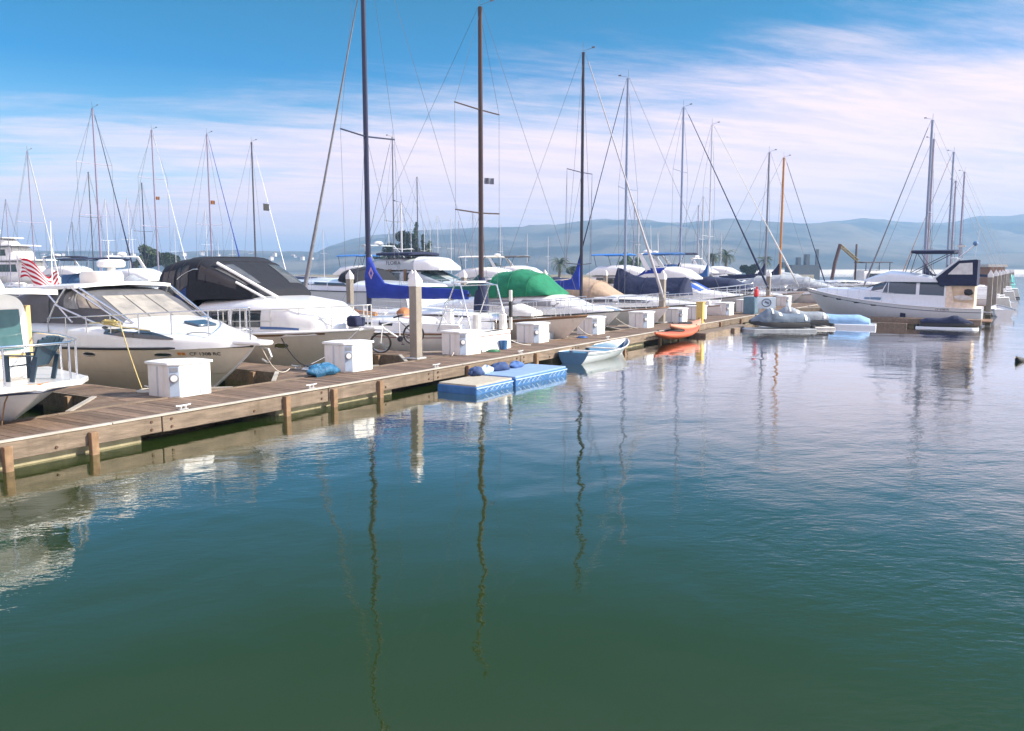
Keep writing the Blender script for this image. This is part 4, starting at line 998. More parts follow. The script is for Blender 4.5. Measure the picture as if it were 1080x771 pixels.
# --- slip 9: blue and white flybridge cruiser
def flybridge(name, label, group, loc, rz, L=11, B=3.7, hullm=None, bim=None, z=1.15, curtain=None, hull_stripe=None, screen=None, arch=True, simple=False, house=None, winm=None, lettering=None):
    o = thing(name, label, 'motor yacht', loc, rz, group); house = house or white
    H = Hull(L, B, z, z, z + .45, rake=L * .15, draft=.6, tr=.92, tm=.5, full=2.4, e0=.25, e1=.7)
    H.hull(hullm or white, o); H.band('boot_stripe', boot, o, -.05, .12); H.rubrail(anti if not simple else house, o, 'rub_rail', .02, .03, .01); H.deck(deckm, o, .02)
    if hull_stripe: H.band('hull_stripe', hull_stripe, o, .14, .3, .008, True)
    ca = Hood([(L * .16, B * .42, z - .05, z + 1.25, 0), (L * .45, B * .42, z - .05, z + 1.28, 0), (L * .55, B * .40, z, z + 1.26, -.55), (L * .66, B * .36, z, z + .62, -.4), (L * .84, B * .2, z + .1, z + .42, -.2), (L * .9, B * .1, z + .2, z + .4, 0)], 6)
    cb = ca.build('cabin', house, o, sub=4)
    for u0, u1 in ((.03, .16), (.18, .27), (.29, .38)): ca.panel('cabin_window', winm or glass, cb, u0, u1, ca.vz(.52), ca.vz(.86), .012)
    ca.panel('windscreen_pane', screen or winm or glass, cb, .42, .60, .22, .49, .014, sl=0)
    fb = Hood([(L * .12, B * .40, z + 1.26, z + 1.42, 0), (L * .2, B * .41, z + 1.26, z + 1.95, 0), (L * .38, B * .38, z + 1.26, z + 2.02, 0), (L * .5, B * .30, z + 1.26, z + 1.85, -.3), (L * .57, B * .22, z + 1.26, z + 1.4, -.2)], 4.5)
    f = fb.build('flybridge', house, o)
    if curtain: fb.panel('flybridge_curtain', curtain, f, .0, .45, .06, .3, .015)
    if bim:
        plate('bimini', bim, o, L * .14, L * .42, B * .36, B * .33, z + 2.75, .05, .12)
        for sd in (-1, 1):
            for x in (.17, .39): MB().tube([(L * x + (.25 if x < .3 else -.3), sd * B * .36, z + 1.9), (L * x, sd * B * .34, z + 2.75)], .02, 6).build('bimini_frame', steel if not simple else mdark, o, ang=80)
    if arch:
        m = MB()
        for sd in (-1, 1): m.loft([[(L * .2 + dx, sd * B * .41 + dy, z + 1.8) for dx, dy in ((0, 0), (.35, 0), (.35, .06), (0, .06))], [(L * .13 + dx, sd * B * .36 + dy, z + 2.75) for dx, dy in ((0, 0), (.25, 0), (.25, .06), (0, .06))]])
        m.box(L * .13 + .12, 0, z + 2.77, .28, B * .74, .07); m.build('radar_arch', house, o, bevel=.01)
        MB().lathe([(.02, 0), (.28, .02), (.3, .12), (.2, .22), (.02, .24)], (L * .13 + .12, 0, z + 2.82), 14).build('radar_dome', white, o)
        MB().tube([(L * .13, B * .3, z + 2.8), (L * .12, B * .3, z + 4.6)], .014, 5, r2=.007).build('whip_antenna', white, o)
    H.rail(o, .62, .42, .985, 7, .016, .1, not simple)
    return o, H, ca, fb
flybridge('motor_yacht', 'white flybridge yacht with bright blue screen cover and blue canvas aft', None, *berth(9, 13.3, 7.9), L=7.9, B=3.2, z=1.0, bim=blue, curtain=royal, screen=pm('screen_cover_blue', (.015, .08, .40), .7, var=.15, scale=3))
# --- slip 10..14: more masts down the row
greyblue = pm('mast_blue_grey', (.24, .29, .40), .4, metal=.5)
sailboat('sailboat', 'bow-in sailboat with pale blue-grey mast and navy furled jib', None, *berth(10, 13.4, 10.4), L=10.4, B=3.2, h=13.3, mast=greyblue, mx=4.2, spr=(.36, .66), cover=navy, boom_len=3.6, furl=navy, furl_r=.07, mr=.085, stay_r=.009)
express('canopied_cruiser', 'cruiser wrapped in a dark navy cover under the pale mast', None, *berth(11, 13.6, 8.5), L=8.5, B=3.0, canopy=navy, canopy_h=1.0, canopy_x=(.05, .75), z=.9)
sailboat('sailboat', 'sailboat with light mast and white furled jib seen past the blue-screened yacht', None, *berth(12, 13.6, 10.6), L=10.6, B=3.2, h=13.6, mast=alu, mx=3.5, spr=(.33, .62), cover=blue, boom_len=3.0, furl=offw, furl_r=.06, mr=.08, stay_r=.01)
sailboat('sailboat', 'sailboat with slim grey mast standing next to the wooden mast', None, *berth(13, 13.6, 9.4), L=9.4, B=3.0, h=11.9, mast=mgrey, mx=5.4, spr=(.5,), cover=navy, boom_len=3.6, boom_z=2.1, furl=None, mr=.085, stay_r=.01, cover_h=.55)
sailboat('sailboat', 'sailboat with orange-brown wooden mast and navy cover', None, *berth(14, 13.6, 9.4), L=9.4, B=3.0, h=12.0, mast=pm('mast_varnished', (.42, .19, .05), .35, var=.1), mx=5.4, spr=(), cover=navy, boom_len=4.2, boom_z=2.1, furl=navy, furl_r=.05, mr=.11, stay_r=.01, cover_h=.6)
express('canopied_cruiser', 'white boat with light grey cover over its cockpit arch', None, (SLIP(15), 22.0, 0), BOWIN, L=9, B=3.1, canopy=lgrey, canopy_h=1.2, canopy_x=(.1, .7), z=1.0)

# ------------------------------------------------------------------ fenders hung over the sides
fd = None
for i, (x, y, z, m_, lb) in enumerate(((14.5, 18.6, .6, 'white', 'white fender on the grey-beige hull under the cabin windows'), (14.55, 20.2, .6, 'navy', 'navy fender on the grey-beige hull toward its stern'), (19.3, 15.4, .5, 'white', 'white fender on the stern-in sailboat beside the bicycle'), (23.75, 17.6, .55, 'navy', 'navy fender on the beige sailboat'), (28.5, 18.0, .55, 'white', 'white fender on the green-canopied cruiser'))):
    o = thing('fender', lb, 'fender', (x, y, z), 0, 'fenders hung over the boat sides')
    MB().lathe([(.02, -.32), (.09, -.28), (.115, -.2), (.115, .2), (.09, .28), (.02, .32)], (0, 0, 0), 12).build('fender_body', navy if m_ == 'navy' else offw, o); MB().tube([(0, 0, .3), (.03, 0, .62)], .012, 5).build('lanyard', rope, o)
# ------------------------------------------------------------------ bicycle on the third finger
def bicycle():
    a, b = V((18.38, 15.9, DZ + .01)), V((18.98, 15.16, DZ + .26))
    o = thing('bicycle', 'white-framed bicycle with black tyres leaning by the sailboat', 'bicycle', a, math.atan2(b.y - a.y, b.x - a.x))
    ln = (b - a).xy.length; dz = b.z - a.z; r = .29
    # local x runs from the front wheel to the back wheel; the whole machine leans a little
    fw, bw = V((0, 0, r)), V((ln, 0, r + dz))
    lean = R(5); tiltm = Matrix.Rotation(lean, 3, 'X')
    def T(p): return tiltm @ V(p)
    def wheel(c):
        MB().tube([T(c + V((r * cos(2 * pi * i / 32), 0, r * sin(2 * pi * i / 32)))) for i in range(32)], .022, 8, closed=True).build('tyre', black, wob)
        mb = MB()
        for i in range(14):
            t = 2 * pi * i / 14; mb.tube([T(c + V((0, .02 * (-1) ** i, 0))), T(c + V(((r - .03) * cos(t), 0, (r - .03) * sin(t))))], .0022, 3)
        mb.build('spoke', steel, wob)
    def rim(c, nm): return MB().tube([T(c + V(((r - .03) * cos(2 * pi * i / 32), 0, (r - .03) * sin(2 * pi * i / 32)))) for i in range(32)], .011, 6, closed=True).build(nm, steel, o)
    for c in (fw, bw):
        wob = rim(c, 'wheel'); wheel(c)
    bike_white = pm('bike_white', (.78, .78, .76), .3, coat=.3)
    u = (bw - fw).normalized(); n = V((-u.z, 0, u.x))
    P = lambda s, h: fw + u * s + n * h
    bb = P(.57, -.03); st = P(.68, .50); hd = P(.17, .50); ht = P(.20, .38)
    mb = MB(); tt = lambda p, q, rr: mb.tube([T(p), T(q)], rr, 8)
    tt(ht, bb, .028); tt(hd, st, .016); tt(bb, st, .017); tt(hd, P(.21, .34), .024); mb.build('frame', bike_white, o)
    mb = MB()
    for sd in (-.05, .05):
        mb.tube([T(fw + V((0, sd, 0))), T(P(.12, .30) + V((0, sd, 0))), T(P(.18, .40))], .014, 6)
    mb.build('fork', bike_white, o)
    mb = MB()
    for sd in (-.05, .05): mb.tube([T(bw + V((0, sd, 0))), T(bb)], .010, 6); mb.tube([T(bw + V((0, sd, 0))), T(st)], .009, 6)
    mb.build('rear_stays', mdark, o)
    mb = MB(); mb.tube([T(P(.17, .5)), T(P(.13, .6))], .013, 6); mb.tube([T(P(.12, .6) + V((0, y, 0))) for y in (-.28, 0, .28)], .012, 6); mb.build('handlebar', mdark, o)
    s0 = P(.71, .62); mb = MB(); mb.tube([T(st), T(s0)], .012, 6); mb.loft([[T(s0 + u * x + V((0, w * cos(t), 0)) + n * (.025 * sin(t))) for t in [2 * pi * i / 10 for i in range(10)]] for x, w in ((-.16, .02), (-.08, .03), (.04, .07), (.1, .075), (.13, .04))]); mb.build('saddle', black, o)
    mb = MB(); mb.loft([[T(bb + V((.085 * cos(2 * pi * i / 18), y, .085 * sin(2 * pi * i / 18)))) for i in range(18)] for y in (-.05, -.04)]); mb.tube([T(bb + V((.0, -.06, 0))), T(bb + V((.08, -.07, -.14)))], .01, 5); mb.box(*T(bb + V((.08, -.11, -.15))), .09, .07, .02); mb.build('crankset', mdark, o)
    return o
bicycle()
# ------------------------------------------------------------------ things lying on the walkway
def lump(name, mat, c, s, seed, parent=None, res=14):
    r_ = random.Random(seed); mb = MB(); k = [r_.uniform(0, 6) for _ in range(6)]
    rings = []
    for i in range(res + 1):
        ph = pi * i / res; row = []
        for j in range(20):
            t = 2 * pi * j / 20; q = 1 + .13 * sin(3 * t + k[0] + 2 * ph) + .1 * sin(5 * t + k[1] - 3 * ph) + .07 * sin(9 * t + k[2] + 4 * ph)
            row.append((c[0] + s[0] * sin(ph) * cos(t) * q, c[1] + s[1] * sin(ph) * sin(t) * q, c[2] + s[2] * max(-.85, -cos(ph)) * q))
        rings.append(row)
    return mb.loft(rings).build(name, mat, parent, ang=60)
tag(lump('tarp', pm('tarp_blue', (.02, .12, .24), .6, var=.4, scale=9, bump=.03, bscale=14), (13.72, 13.62, DZ + .12), (.42, .22, .15), 3), 'crumpled blue tarp at the foot of a dock box', 'tarp')
def coil(name, label, loc, mat, r=.17, turns=4, tail=None):
    pts = []
    for i in range(turns * 18):
        t = 2 * pi * i / 18; rr = r * (1 - .1 * (i // 18)) + rnd.uniform(-.008, .008); pts.append((loc[0] + rr * cos(t), loc[1] + rr * sin(t), loc[2] + .014 + .010 * (i / 18)))
    if tail: pts += tail
    tag(MB().tube(pts, .012, 6).build(name, mat, ang=80), label, 'rope')
coil('rope_coil', 'pale coiled rope beside the cleat under the cream bow', (10.0, 14.75, DZ), rope, .2, 4)
coil('rope_coil', 'white rope coil on the planks below the grey bow', (14.35, 14.7, DZ), pm('rope_white', (.7, .68, .63), .9), .18, 3)
def line(label, pts, mat=rope, r=.011): tag(MB().tube(pts, r, 6).build('mooring_line', mat, ang=80), label, 'mooring line', 'mooring lines')
line('yellowish line hanging from the cream cruiser rail to the dock', sag((10.42, 16.2, 1.75), (10.05, 15.0, DZ + .05), .05), pm('rope_yellow', (.5, .40, .16), .9, var=.2))
line('slack line from the cream cruiser pulpit to the dock', sag((11.85, 13.5, 1.2), (13.9, 14.9, DZ + .06), .25))
line('dark hose drooping down the grey bow to the planks', sag((15.2, 16.6, 1.1), (14.5, 14.9, DZ + .05), .16), black, .014)
line('thin grey line from the blue windlass cover down to the walkway', sag((16.1, 14.6, 1.35), (14.35, 14.85, DZ + .07), .12), wire, .012)
line('line from the white sailboat quarter to the walkway', sag((19.6, 14.0, .92), (18.6, 13.5, DZ + .03), .08))
line('short line from the white transom to the planks', sag((21.9, 13.75, .7), (22.6, 13.3, DZ + .03), .06), pm('rope_white', (.7, .68, .63), .9))
line('line from the beige sailboat bow to the walkway', sag((25.3, 13.2, 1.1), (27.2, 13.4, DZ + .03), .12))
line('line from the green-canopied cruiser bow to the walkway', sag((29.9, 13.9, 1.1), (31.4, 13.4, DZ + .03), .12))
# ------------------------------------------------------------------ craft along the outer edge
def raft(name, label, x0, x1, y0, y1, top, h=.3):
    o = thing(name, label, 'raft', ((x0 + x1) / 2, (y0 + y1) / 2, 0)); lx, ly = x1 - x0, y1 - y0
    MB().box(0, 0, h / 2 - .09, lx, ly, h + .12).build('hull', fblue, o, bevel=.03)
    MB().box(0, 0, h - .022, lx - .05, ly - .05, .06).build('top_sheet', top, o, bevel=.012)
    # white lacing zigzag round the skirt
    mb = MB(); wl = pm('raft_lacing', (.42, .55, .72), .6)
    mb.tube([(-lx / 2, -ly / 2 - .004, h - .075), (lx / 2, -ly / 2 - .004, h - .075)], .012, 5)
    n = int(lx / .11)
    z0, z1 = .03, h - .07
    for i in range(n):
        a = -lx / 2 + lx * i / n; b = a + lx / n * (1.6 + .5 * rnd.random()); 
        if b < lx / 2 and rnd.random() < .85: mb.tube([(a, -ly / 2 - .006, z0 if i % 2 else z1), (b, -ly / 2 - .006, z1 if i % 2 else z0)], .006, 4)
    mb.build('lacing', wl, o); return o
raft('raft', 'blue-skirted raft with beige carpet top nearest the camera', 15.4, 17.0, 10.5, 11.62, carpet, .21)
raft('raft', 'blue raft with pale blue top moored beyond the carpeted raft', 17.08, 19.75, 10.48, 11.7, ftop, .225)
for i, (x, y, s, sd_, m_, lb) in enumerate(((16.85, 11.5, (.22, .14, .12), 5, 'dark', 'dark blue cloth bundle at the near corner of the raft'), (17.35, 11.52, (.22, .14, .11), 8, 'pale', 'pale blue crumpled cloth between two dark bundles'), (18.0, 11.52, (.34, .16, .12), 11, 'dark', 'largest dark blue bundle on the pale raft'), (18.75, 11.5, (.26, .15, .1), 14, 'mid', 'last mid blue bundle on the pale raft'))):
    mt = {'dark': cloth('bundle_dark', (.03, .06, .16)), 'pale': cloth('bundle_pale', (.45, .58, .75)), 'mid': cloth('bundle_mid', (.06, .13, .32))}[m_]
    tag(lump('cloth_bundle', mt, (x, y, .215 + s[2] * .8), s, sd_), lb, 'bundle', 'cloth bundles on the rafts')
def rowing_boat():
    o = thing('rowing_boat', 'small white rowing boat with blue stern and blue bow lining', 'rowing boat', (22.15, 11.55, 0), R(1))
    H = Hull(4.2, 1.3, .34, .31, .47, rake=.5, draft=.12, tr=.78, tm=.45, full=2.1, e0=.35, e1=.6, tlean=-.1)
    H.hull(white2, o)
    mb = MB(); mb.grid([[H.pt(t, j / 8, 1, -.03) + V((0, 0, .0)) for j in range(8, -1, -1)] + [H.pt(t, j / 8, -1, -.03) for j in range(1, 9)] for t in [i / 20 * .97 for i in range(21)]]); mb.build('lining', bluepaint, o)
    mb = MB(); P = [H.pt(0, j / 6, 1, .008) + V((-.008, 0, 0)) for j in range(6, -1, -1)] + [H.pt(0, j / 6, -1, .008) + V((-.008, 0, 0)) for j in range(1, 7)]; mb.add(P, [tuple(range(len(P)))]); mb.build('transom', bluepaint, o)
    H.band('blue_side', bluepaint, o, .06, .40, .006, True, .0, .34) 
    H.rubrail(white, o, 'gunwale', 0, .022, .0)
    for x in (1.0, 2.2): MB().box(x, 0, .30, .24, H.edge(x) * 1.86, .03).build('thwart', white, o)
rowing_boat()
def kayak(label, loc, rz, mat, L=3.6, tilt=0):
    o = thing('kayak', label, 'kayak', loc, rz, 'kayaks at the dock edge')
    rings = []
    for i in range(25):
        u = i / 24; x = L * (u - .5); w = .34 * max(.03, sin(pi * u)) ** .7; zc = .16 + .14 * abs(2 * u - 1) ** 2.5
        rings.append([(x, w * cos(t), zc + (.15 if sin(t) < 0 else .11) * max(.12, sin(pi * u)) ** .5 * sin(t)) for t in [2 * pi * j / 16 for j in range(16)]])
    o.scale = (1, 1.15, 1.3)
    MB().loft(rings).build('hull', mat, o, ang=70)
    mb = MB(); mb.tube([(.45 * cos(2 * pi * j / 20) - .1, .22 * sin(2 * pi * j / 20), .275) for j in range(20)], .025, 6, closed=True); mb.build('cockpit_rim', black, o)
    MB().loft([[(.42 * cos(t) * k - .1, .2 * sin(t) * k, z) for t in [2 * pi * j / 18 for j in range(18)]] for k, z in ((1, .282), (.7, .285))]).build('cockpit_shade_disc', pm('cockpit_shade', (.08, .06, .05), .8), o)  # flat dark disc, the shade of the open cockpit put in as colour
    for s in (-1, 1): MB().tube([(s * L * .47, 0, .3), (s * L * .44, .0, .38), (s * L * .41, 0, .3)], .012, 5).build('carry_handle', black, o)
    return o
kayak('orange-red kayak floating at the end of the timber edge', (31.6, 11.75, .06), R(-3), orange, 4.3)
kayak('faded salmon kayak lying alongside the orange one', (33.2, 12.0, .26), R(2), salmon, 4.0)
mb = MB(); mb.box(0, 0, .0, 4.2, .7, .32); o = mb.build('float_platform', timber, bevel=.02); o.location = (36.0, 11.72, 0); tag(o, 'low timber float platform with dark ends below the yellow post', 'float')
o = MB().box(0, 0, .02, 3.0, .8, .3).build('float_platform', timber, bevel=.02); o.location = (38.9, 11.6, 0); tag(o, 'low timber float platform in front of the grey watercraft', 'float')
# jet skis under covers on drive-on floats
def pwc(label, loc, rz, mat, float_mat, scale=1.0, fairing=True):
    o = thing('jet_ski', label, 'watercraft', loc, rz, 'covered watercraft on floats'); o.scale = (scale,) * 3
    fl = MB(); fl.prism([(-1.9, -.75), (1.7, -.75), (2.1, -.35), (2.1, .35), (1.7, .75), (-1.9, .75)], lambda a, b, h: (a, b, h), -.12, .13); fl.build('drive_on_float', float_mat, o, bevel=.04)
    hl = Hood([(-1.6, .5, .2, .62, 0), (-.6, .56, .2, .66, 0), (.6, .55, .22, .66, 0), (1.3, .38, .3, .66, 0), (1.75, .1, .42, .6, 0)], 3); hl.build('hull', black, o)
    cv = Hood([(-1.62, .46, .5, .80, 0), (-1.2, .5, .5, .98, 0), (-.4, .52, .5, .95, 0), (.1, .52, .5, 1.05, 0), (.45, .5, .5, 1.26, 0), (.75, .46, .5, 1.22, 0), (1.2, .36, .5, .92, 0), (1.7, .13, .52, .64, 0)], 2.3)
    c = cv.build('cover', mat, o, sub=5, wrinkle=.03)
    if fairing:
        for u0, u1 in ((.40, .46), (.58, .63)): cv.panel('pale_trim', white, c, u0, u1, .20, .49, .03)
        for u0, u1 in ((.06, .11),): cv.panel('pale_trim', white, c, u0, u1, .06, .49, .03)
    for y in (-.28, .28): MB().lathe([(.03, 0), (.13, .02), (.15, .15), (.12, .3), (.03, .32)], (-1.85, y, .0), 10).build('float_roller', black, o)
    return o
kb = cloth('cover_blue_grey', (.13, .17, .22))
pwc('covered watercraft with pale trim strips nearest the walkway', (39.4, 9.7, 0), R(125), kb, lgrey, .82)
pwc('second covered watercraft with upright seat tucked behind the first', (41.3, 9.3, 0), R(118), cloth('cover_pale_grey', (.26, .29, .32)), offw, .85)
# board with round emblem and a red jacket on a stand behind them
t = thing('notice_board', 'pale board with a round emblem on a short stand', 'board', (45.2, 11.85, DZ), R(-58))
MB().box(0, 0, .62, 1.0, .05, .62).build('board', pm('board_pale_blue', (.52, .62, .70), .5), t, bevel=.01)
for x in (-.4, .4): MB().box(x, .03, .3, .05, .05, .6).build('leg', steel, t)
MB().tube([(.24 * cos(2 * pi * i / 24), -.03, .64 + .2 * sin(2 * pi * i / 24)) for i in range(24)], .03, 6, closed=True).build('emblem_ring', pm('emblem_grey', (.12, .14, .2), .5), t)
MB().box(.02, -.03, .64, .24, .01, .1, ry=R(25)).build('emblem_bar', pm('emblem_grey', (.12, .14, .2), .5), t)
t = thing('petrol_can', 'red can with black cap standing above the pale board', 'can', (45.35, 12.45, DZ + .95))
MB().box(0, 0, .2, .32, .22, .42, taper=.8).build('can_body', red, t, bevel=.05); MB().tube([(-.08, 0, .42), (-.08, 0, .52), (.1, 0, .52), (.1, 0, .42)], .025, 6).build('handle', red, t); MB().tube([(.12, 0, .4), (.2, 0, .52)], .03, 6).build('spout', black, t)
t = thing('dock_cabinet', 'slate blue cabinet on the dock beside the red can', 'cabinet', (45.5, 12.75, DZ)); MB().box(0, 0, .47, .95, .6, .94).build('cabinet_body', cloth('cabinet_slate', (.10, .18, .24)), t, bevel=.02); MB().box(.0, -.31, .47, .8, .02, .8).build('cabinet_door', pm('cabinet_door', (.13, .21, .28), .4), t)
# ------------------------------------------------------------------ white motor yacht on the near side, stern to the open water
def big_yacht():
    L = 11.3; o = thing('motor_yacht', 'white motor yacht with navy bimini and navy aft curtain, seen side-on', 'motor yacht', (48.5, 1.8, 0), pi / 2); o.scale = (.77, .77, .81)
    H = Hull(L, 3.9, 1.12, 1.38, 2.25, rake=2.0, draft=.6, tr=.93, tm=.5, full=2.5, e0=.25, e1=.75)
    hull = H.hull(white2, o); H.band('boot_stripe', boot, o, -.05, .14); H.deck(deckm, o, .02); H.rubrail(white, o, 'rub_rail', .02, .03, .01)
    H.band('hull_line', pm('hull_line_grey', (.10, .13, .18), .4), o, .24, .28, .008, True)
    for t in (.58, .68, .79, .88): H.port(o, t, H.sh(t) - .28, .42, .085, rim=False)
    p = H.side(.43, .62, 1, .02); MB().box(p.x, p.y, p.z, .34, .05, .42).build('fender_patch', navy, o, bevel=.04)
    ca = Hood([(2.1, 1.66, 1.0, 2.84, 0), (5.6, 1.66, 1.2, 2.86, 0), (6.4, 1.6, 1.3, 2.82, -.5), (7.5, 1.45, 1.45, 2.36, -.55), (8.3, 1.3, 1.5, 2.30, -.35), (9.7, .8, 1.7, 2.3, -.2), (10.5, .3, 1.9, 2.2, 0)], 6)
    cb = ca.build('cabin', white2, o, sub=4)
    wv = pm('yacht_window', (.04, .07, .10), .08, spec=.8)
    for u0, u1 in ((.005, .075), (.085, .165), (.175, .30)): ca.panel('cabin_window', wv, cb, u0, u1, ca.vz(.47), ca.vz(.90), .014)
    ca.panel('windscreen_pane', wv, cb, .335, .44, ca.vz(.62), .27, .014); ca.panel('windscreen_cover', navyblack, cb, .38, .5, .29, .49, .014)
    ca.panel('side_vent', pm('vent_blue', (.12, .22, .33), .4), cb, .28, .46, ca.vz(.16), ca.vz(.27), .014)
    fb = Hood([(1.0, 1.66, 2.72, 2.92, 0), (2.4, 1.68, 2.72, 2.96, 0), (4.2, 1.62, 2.72, 3.3, 0), (5.6, 1.5, 2.72, 3.42, 0), (6.5, 1.25, 2.72, 3.2, -.3), (7.3, .9, 2.72, 2.86, -.2)], 5)
    fb.build('flybridge', white2, o)
    # aft curtain: slanted navy panel with a clear pane, both sides and across the stern
    for sd in (-1, 1):
        y = sd * 1.69
        P = [(.35, 2.5), (2.45, 2.5), (2.75, 2.95), (1.45, 4.05), (.42, 4.12)]
        MB().prism(P, lambda a, b, h: (a, h, b), y - .02, y + .02).build('aft_curtain', navy, o)
        Q = [(.62, 3.2), (2.05, 3.2), (1.4, 3.88), (.66, 3.92)]
        MB().prism(Q, lambda a, b, h: (a, h, b), y - .032, y + .032).build('curtain_pane', pm('curtain_clear_pane', (.62, .63, .62), .25, var=.2, scale=3), o)
        MB().tube([(2.85, sd * 1.66, 2.95), (1.4, sd * 1.66, 4.18)], .06, 8).build('arch_strut', white2, o)
        for a, b in (((2.9, sd * 1.5, 3.0), (4.0, sd * 1.33, 4.6)), ((4.3, sd * 1.5, 3.3), (2.0, sd * 1.42, 4.55)), ((4.6, sd * 1.45, 3.35), (4.25, sd * 1.33, 4.6))): MB().tube([a, b], .022, 6).build('bimini_frame', mdark, o, ang=80)
    MB().box(.38, 0, 3.3, .04, 3.36, 1.6).build('aft_curtain', navy, o)
    plate('bimini', navy, o, 1.65, 4.4, 1.45, 1.35, 4.66, .16, .1)
    MB().box(1.75, 0, 4.2, .4, 3.4, .09).build('radar_arch', white2, o, bevel=.03)
    MB().tube([(1.6, .3, 4.2), (.7, .3, 5.0)], .06, 8).build('radar_mast', white2, o); MB().ball((.62, .3, 5.12), .17, .9).build('radar_dome', pm('dome_blue', (.10, .20, .38), .4), o)
    MB().tube([(1.5, -.6, 4.2), (1.5, -.6, 5.1)], .016, 6).build('whip_antenna', wire, o); MB().box(1.5, -.6, 4.98, .5, .14, .12).build('tv_antenna', offw, o)
    MB().tube([(.6, .9, 4.2), (.4, .9, 6.0)], .013, 5).build('whip_antenna', white, o)
    # cockpit: warm bulkhead, clutter
    MB().box(1.2, 0, 1.85, 1.5, 3.1, 1.45).build('cockpit_lining', pm('cockpit_tan', (.62, .48, .33), .6, var=.2, scale=3), o)
    for sd in (-1, 1): MB().prism([(.45, 1.1), (2.3, 1.1), (2.1, 2.48), (1.8, 2.48), (1.6, 1.5), (.45, 1.42)], lambda a, b, h: (a, h, b), sd * 1.6 - .02, sd * 1.6 + .02).build('cockpit_side', pm('cockpit_cream', (.70, .58, .45), .5, var=.2), o)
    lump('dark_seat_cushion', black, (.8, 1.62, 2.1), (.25, .08, .18), 4, o); lump('deck_gear', offw, (1.1, 1.63, 1.75), (.5, .06, .15), 9, o)
    H.rail(o, .65, .46, .985, 8, .016, .1, False)
    H.lettering(o, 'CF 4788 PL', .2, 1.0, .18, pm('lettering_grey', (.12, .14, .18), .5), side=1)
    MB().box(-.25, 0, .3, .7, 3.2, .08).build('swim_platform', teak, o, bevel=.02)
big_yacht()
# tender and covered watercraft on floats beside the yacht
def tender(label, loc, rz, cov, flm):
    o = thing('tender', label, 'dinghy', loc, rz)
    fl = MB(); fl.box(0, 0, .04, 4.0, 1.5, .28); fl.build('drive_on_float', flm, o, bevel=.04)
    cv = Hood([(-1.7, .62, .18, .42, 0), (-1.2, .66, .18, .62, 0), (-.2, .66, .18, .60, 0), (.8, .6, .18, .66, 0), (1.4, .42, .2, .7, 0), (1.85, .08, .3, .6, 0)], 2.2); c = cv.build('cover', cov, o, sub=5)
    MB().tube([cv.pt(i / 20, .02, .03) for i in range(21)], .07, 7).build('rubbing_tube', cov, o)
tender('pale blue covered dinghy on a white float under the yacht bow', (43.6, 8.1, 0), R(97), sky_cover, white2)
pwc('navy covered watercraft on a long white float under the yacht stern', (45.3, 3.2, 0), R(-88), navy, white2, .68, fairing=False).scale[2] = .5
o = MB().box(0, 0, .03, 1.2, 2.2, .30).build('float_platform', timber, bevel=.02); o.location = (45.7, 6.0, 0); tag(o, 'brown timber float between the two covered craft', 'float')
# small pale boats tied by the far pilings
for i, (x, y, lb) in enumerate(((57.5, 1.0, 'small pale dinghy tied to the yacht-side pilings'), (70, .9, 'small pale dinghy farther along the pilings'))):
    o = thing('dinghy', lb, 'dinghy', (x, y, 0), R(8)); H = Hull(3.2, 1.3, .45, .42, .6, rake=.4, draft=.1, tr=.8); H.hull(white, o); H.deck(white, o, .12); H.rubrail(lgrey, o, 'gunwale', 0, .05, .02)
o, H = express('motor_boat', 'small turquoise covered boat at the far end of the pilings', None, (125, 1.7, 0), R(170), L=3.2, B=1.3, hullm=tealp, canopy=tealp, cabm=tealp, canopy_h=1.1, canopy_x=(.05, .9), z=.8, rail=False)
# water bird
def bird():
    o = thing('water_bird', 'dark water bird swimming near the edge of the open channel', 'bird', (30.0, .02, -.02), R(165))
    bd = pm('bird_dark', (.012, .011, .012), .6, var=.3)
    mb = MB(); mb.loft([[(x, w * cos(t), z + h * sin(t)) for t in [2 * pi * j / 12 for j in range(12)]] for x, w, h, z in ((-.34, .02, .015, .1), (-.24, .07, .05, .07), (-.08, .12, .09, .06), (.1, .11, .1, .07), (.2, .06, .08, .11), (.26, .045, .05, .14), (.30, .035, .04, .17), (.36, .03, .03, .18), (.40, .012, .01, .175))]); mb.build('body', bd, o, ang=70)
    MB().tube([(.39, 0, .178), (.48, 0, .165)], .011, 5, r2=.004).build('beak', yellow, o)
bird()

# hoses and small gear on the walkway
coil('garden_hose', 'green coiled hose on the planks past the third dock box', (20.4, 13.3, DZ), pm('hose_green', (.03, .16, .07), .5), .2, 5)
coil('garden_hose', 'blue coiled hose beside the finger corner past the piling', (26.2, 13.3, DZ), pm('hose_blue', (.03, .10, .30), .5), .2, 5)
t = thing('dock_step', 'grey two-tread boarding step on the planks by the beige bow', 'step', (24.9, 14.2, DZ), 0)
MB().box(0, .16, .25, .6, .32, .5).build('upper_tread', lgrey, t, bevel=.015); MB().box(0, -.15, .125, .6, .29, .25).build('lower_tread', lgrey, t, bevel=.015)
t = thing('bucket', 'blue plastic bucket on the walkway near the green hose', 'bucket', (21.2, 13.45, DZ))
MB().lathe([(.10, 0), (.13, .26), (.135, .27), (.12, .26), (.095, .02), (.01, .015)], (0, 0, 0), 18).build('pail', fblue, t); MB().tube([(.13 * cos(a), .13 * sin(a) * .3 - .0, .26 + .10 * sin(a)) for a in [pi * i / 10 for i in range(11)]], .006, 5).build('handle', steel, t)
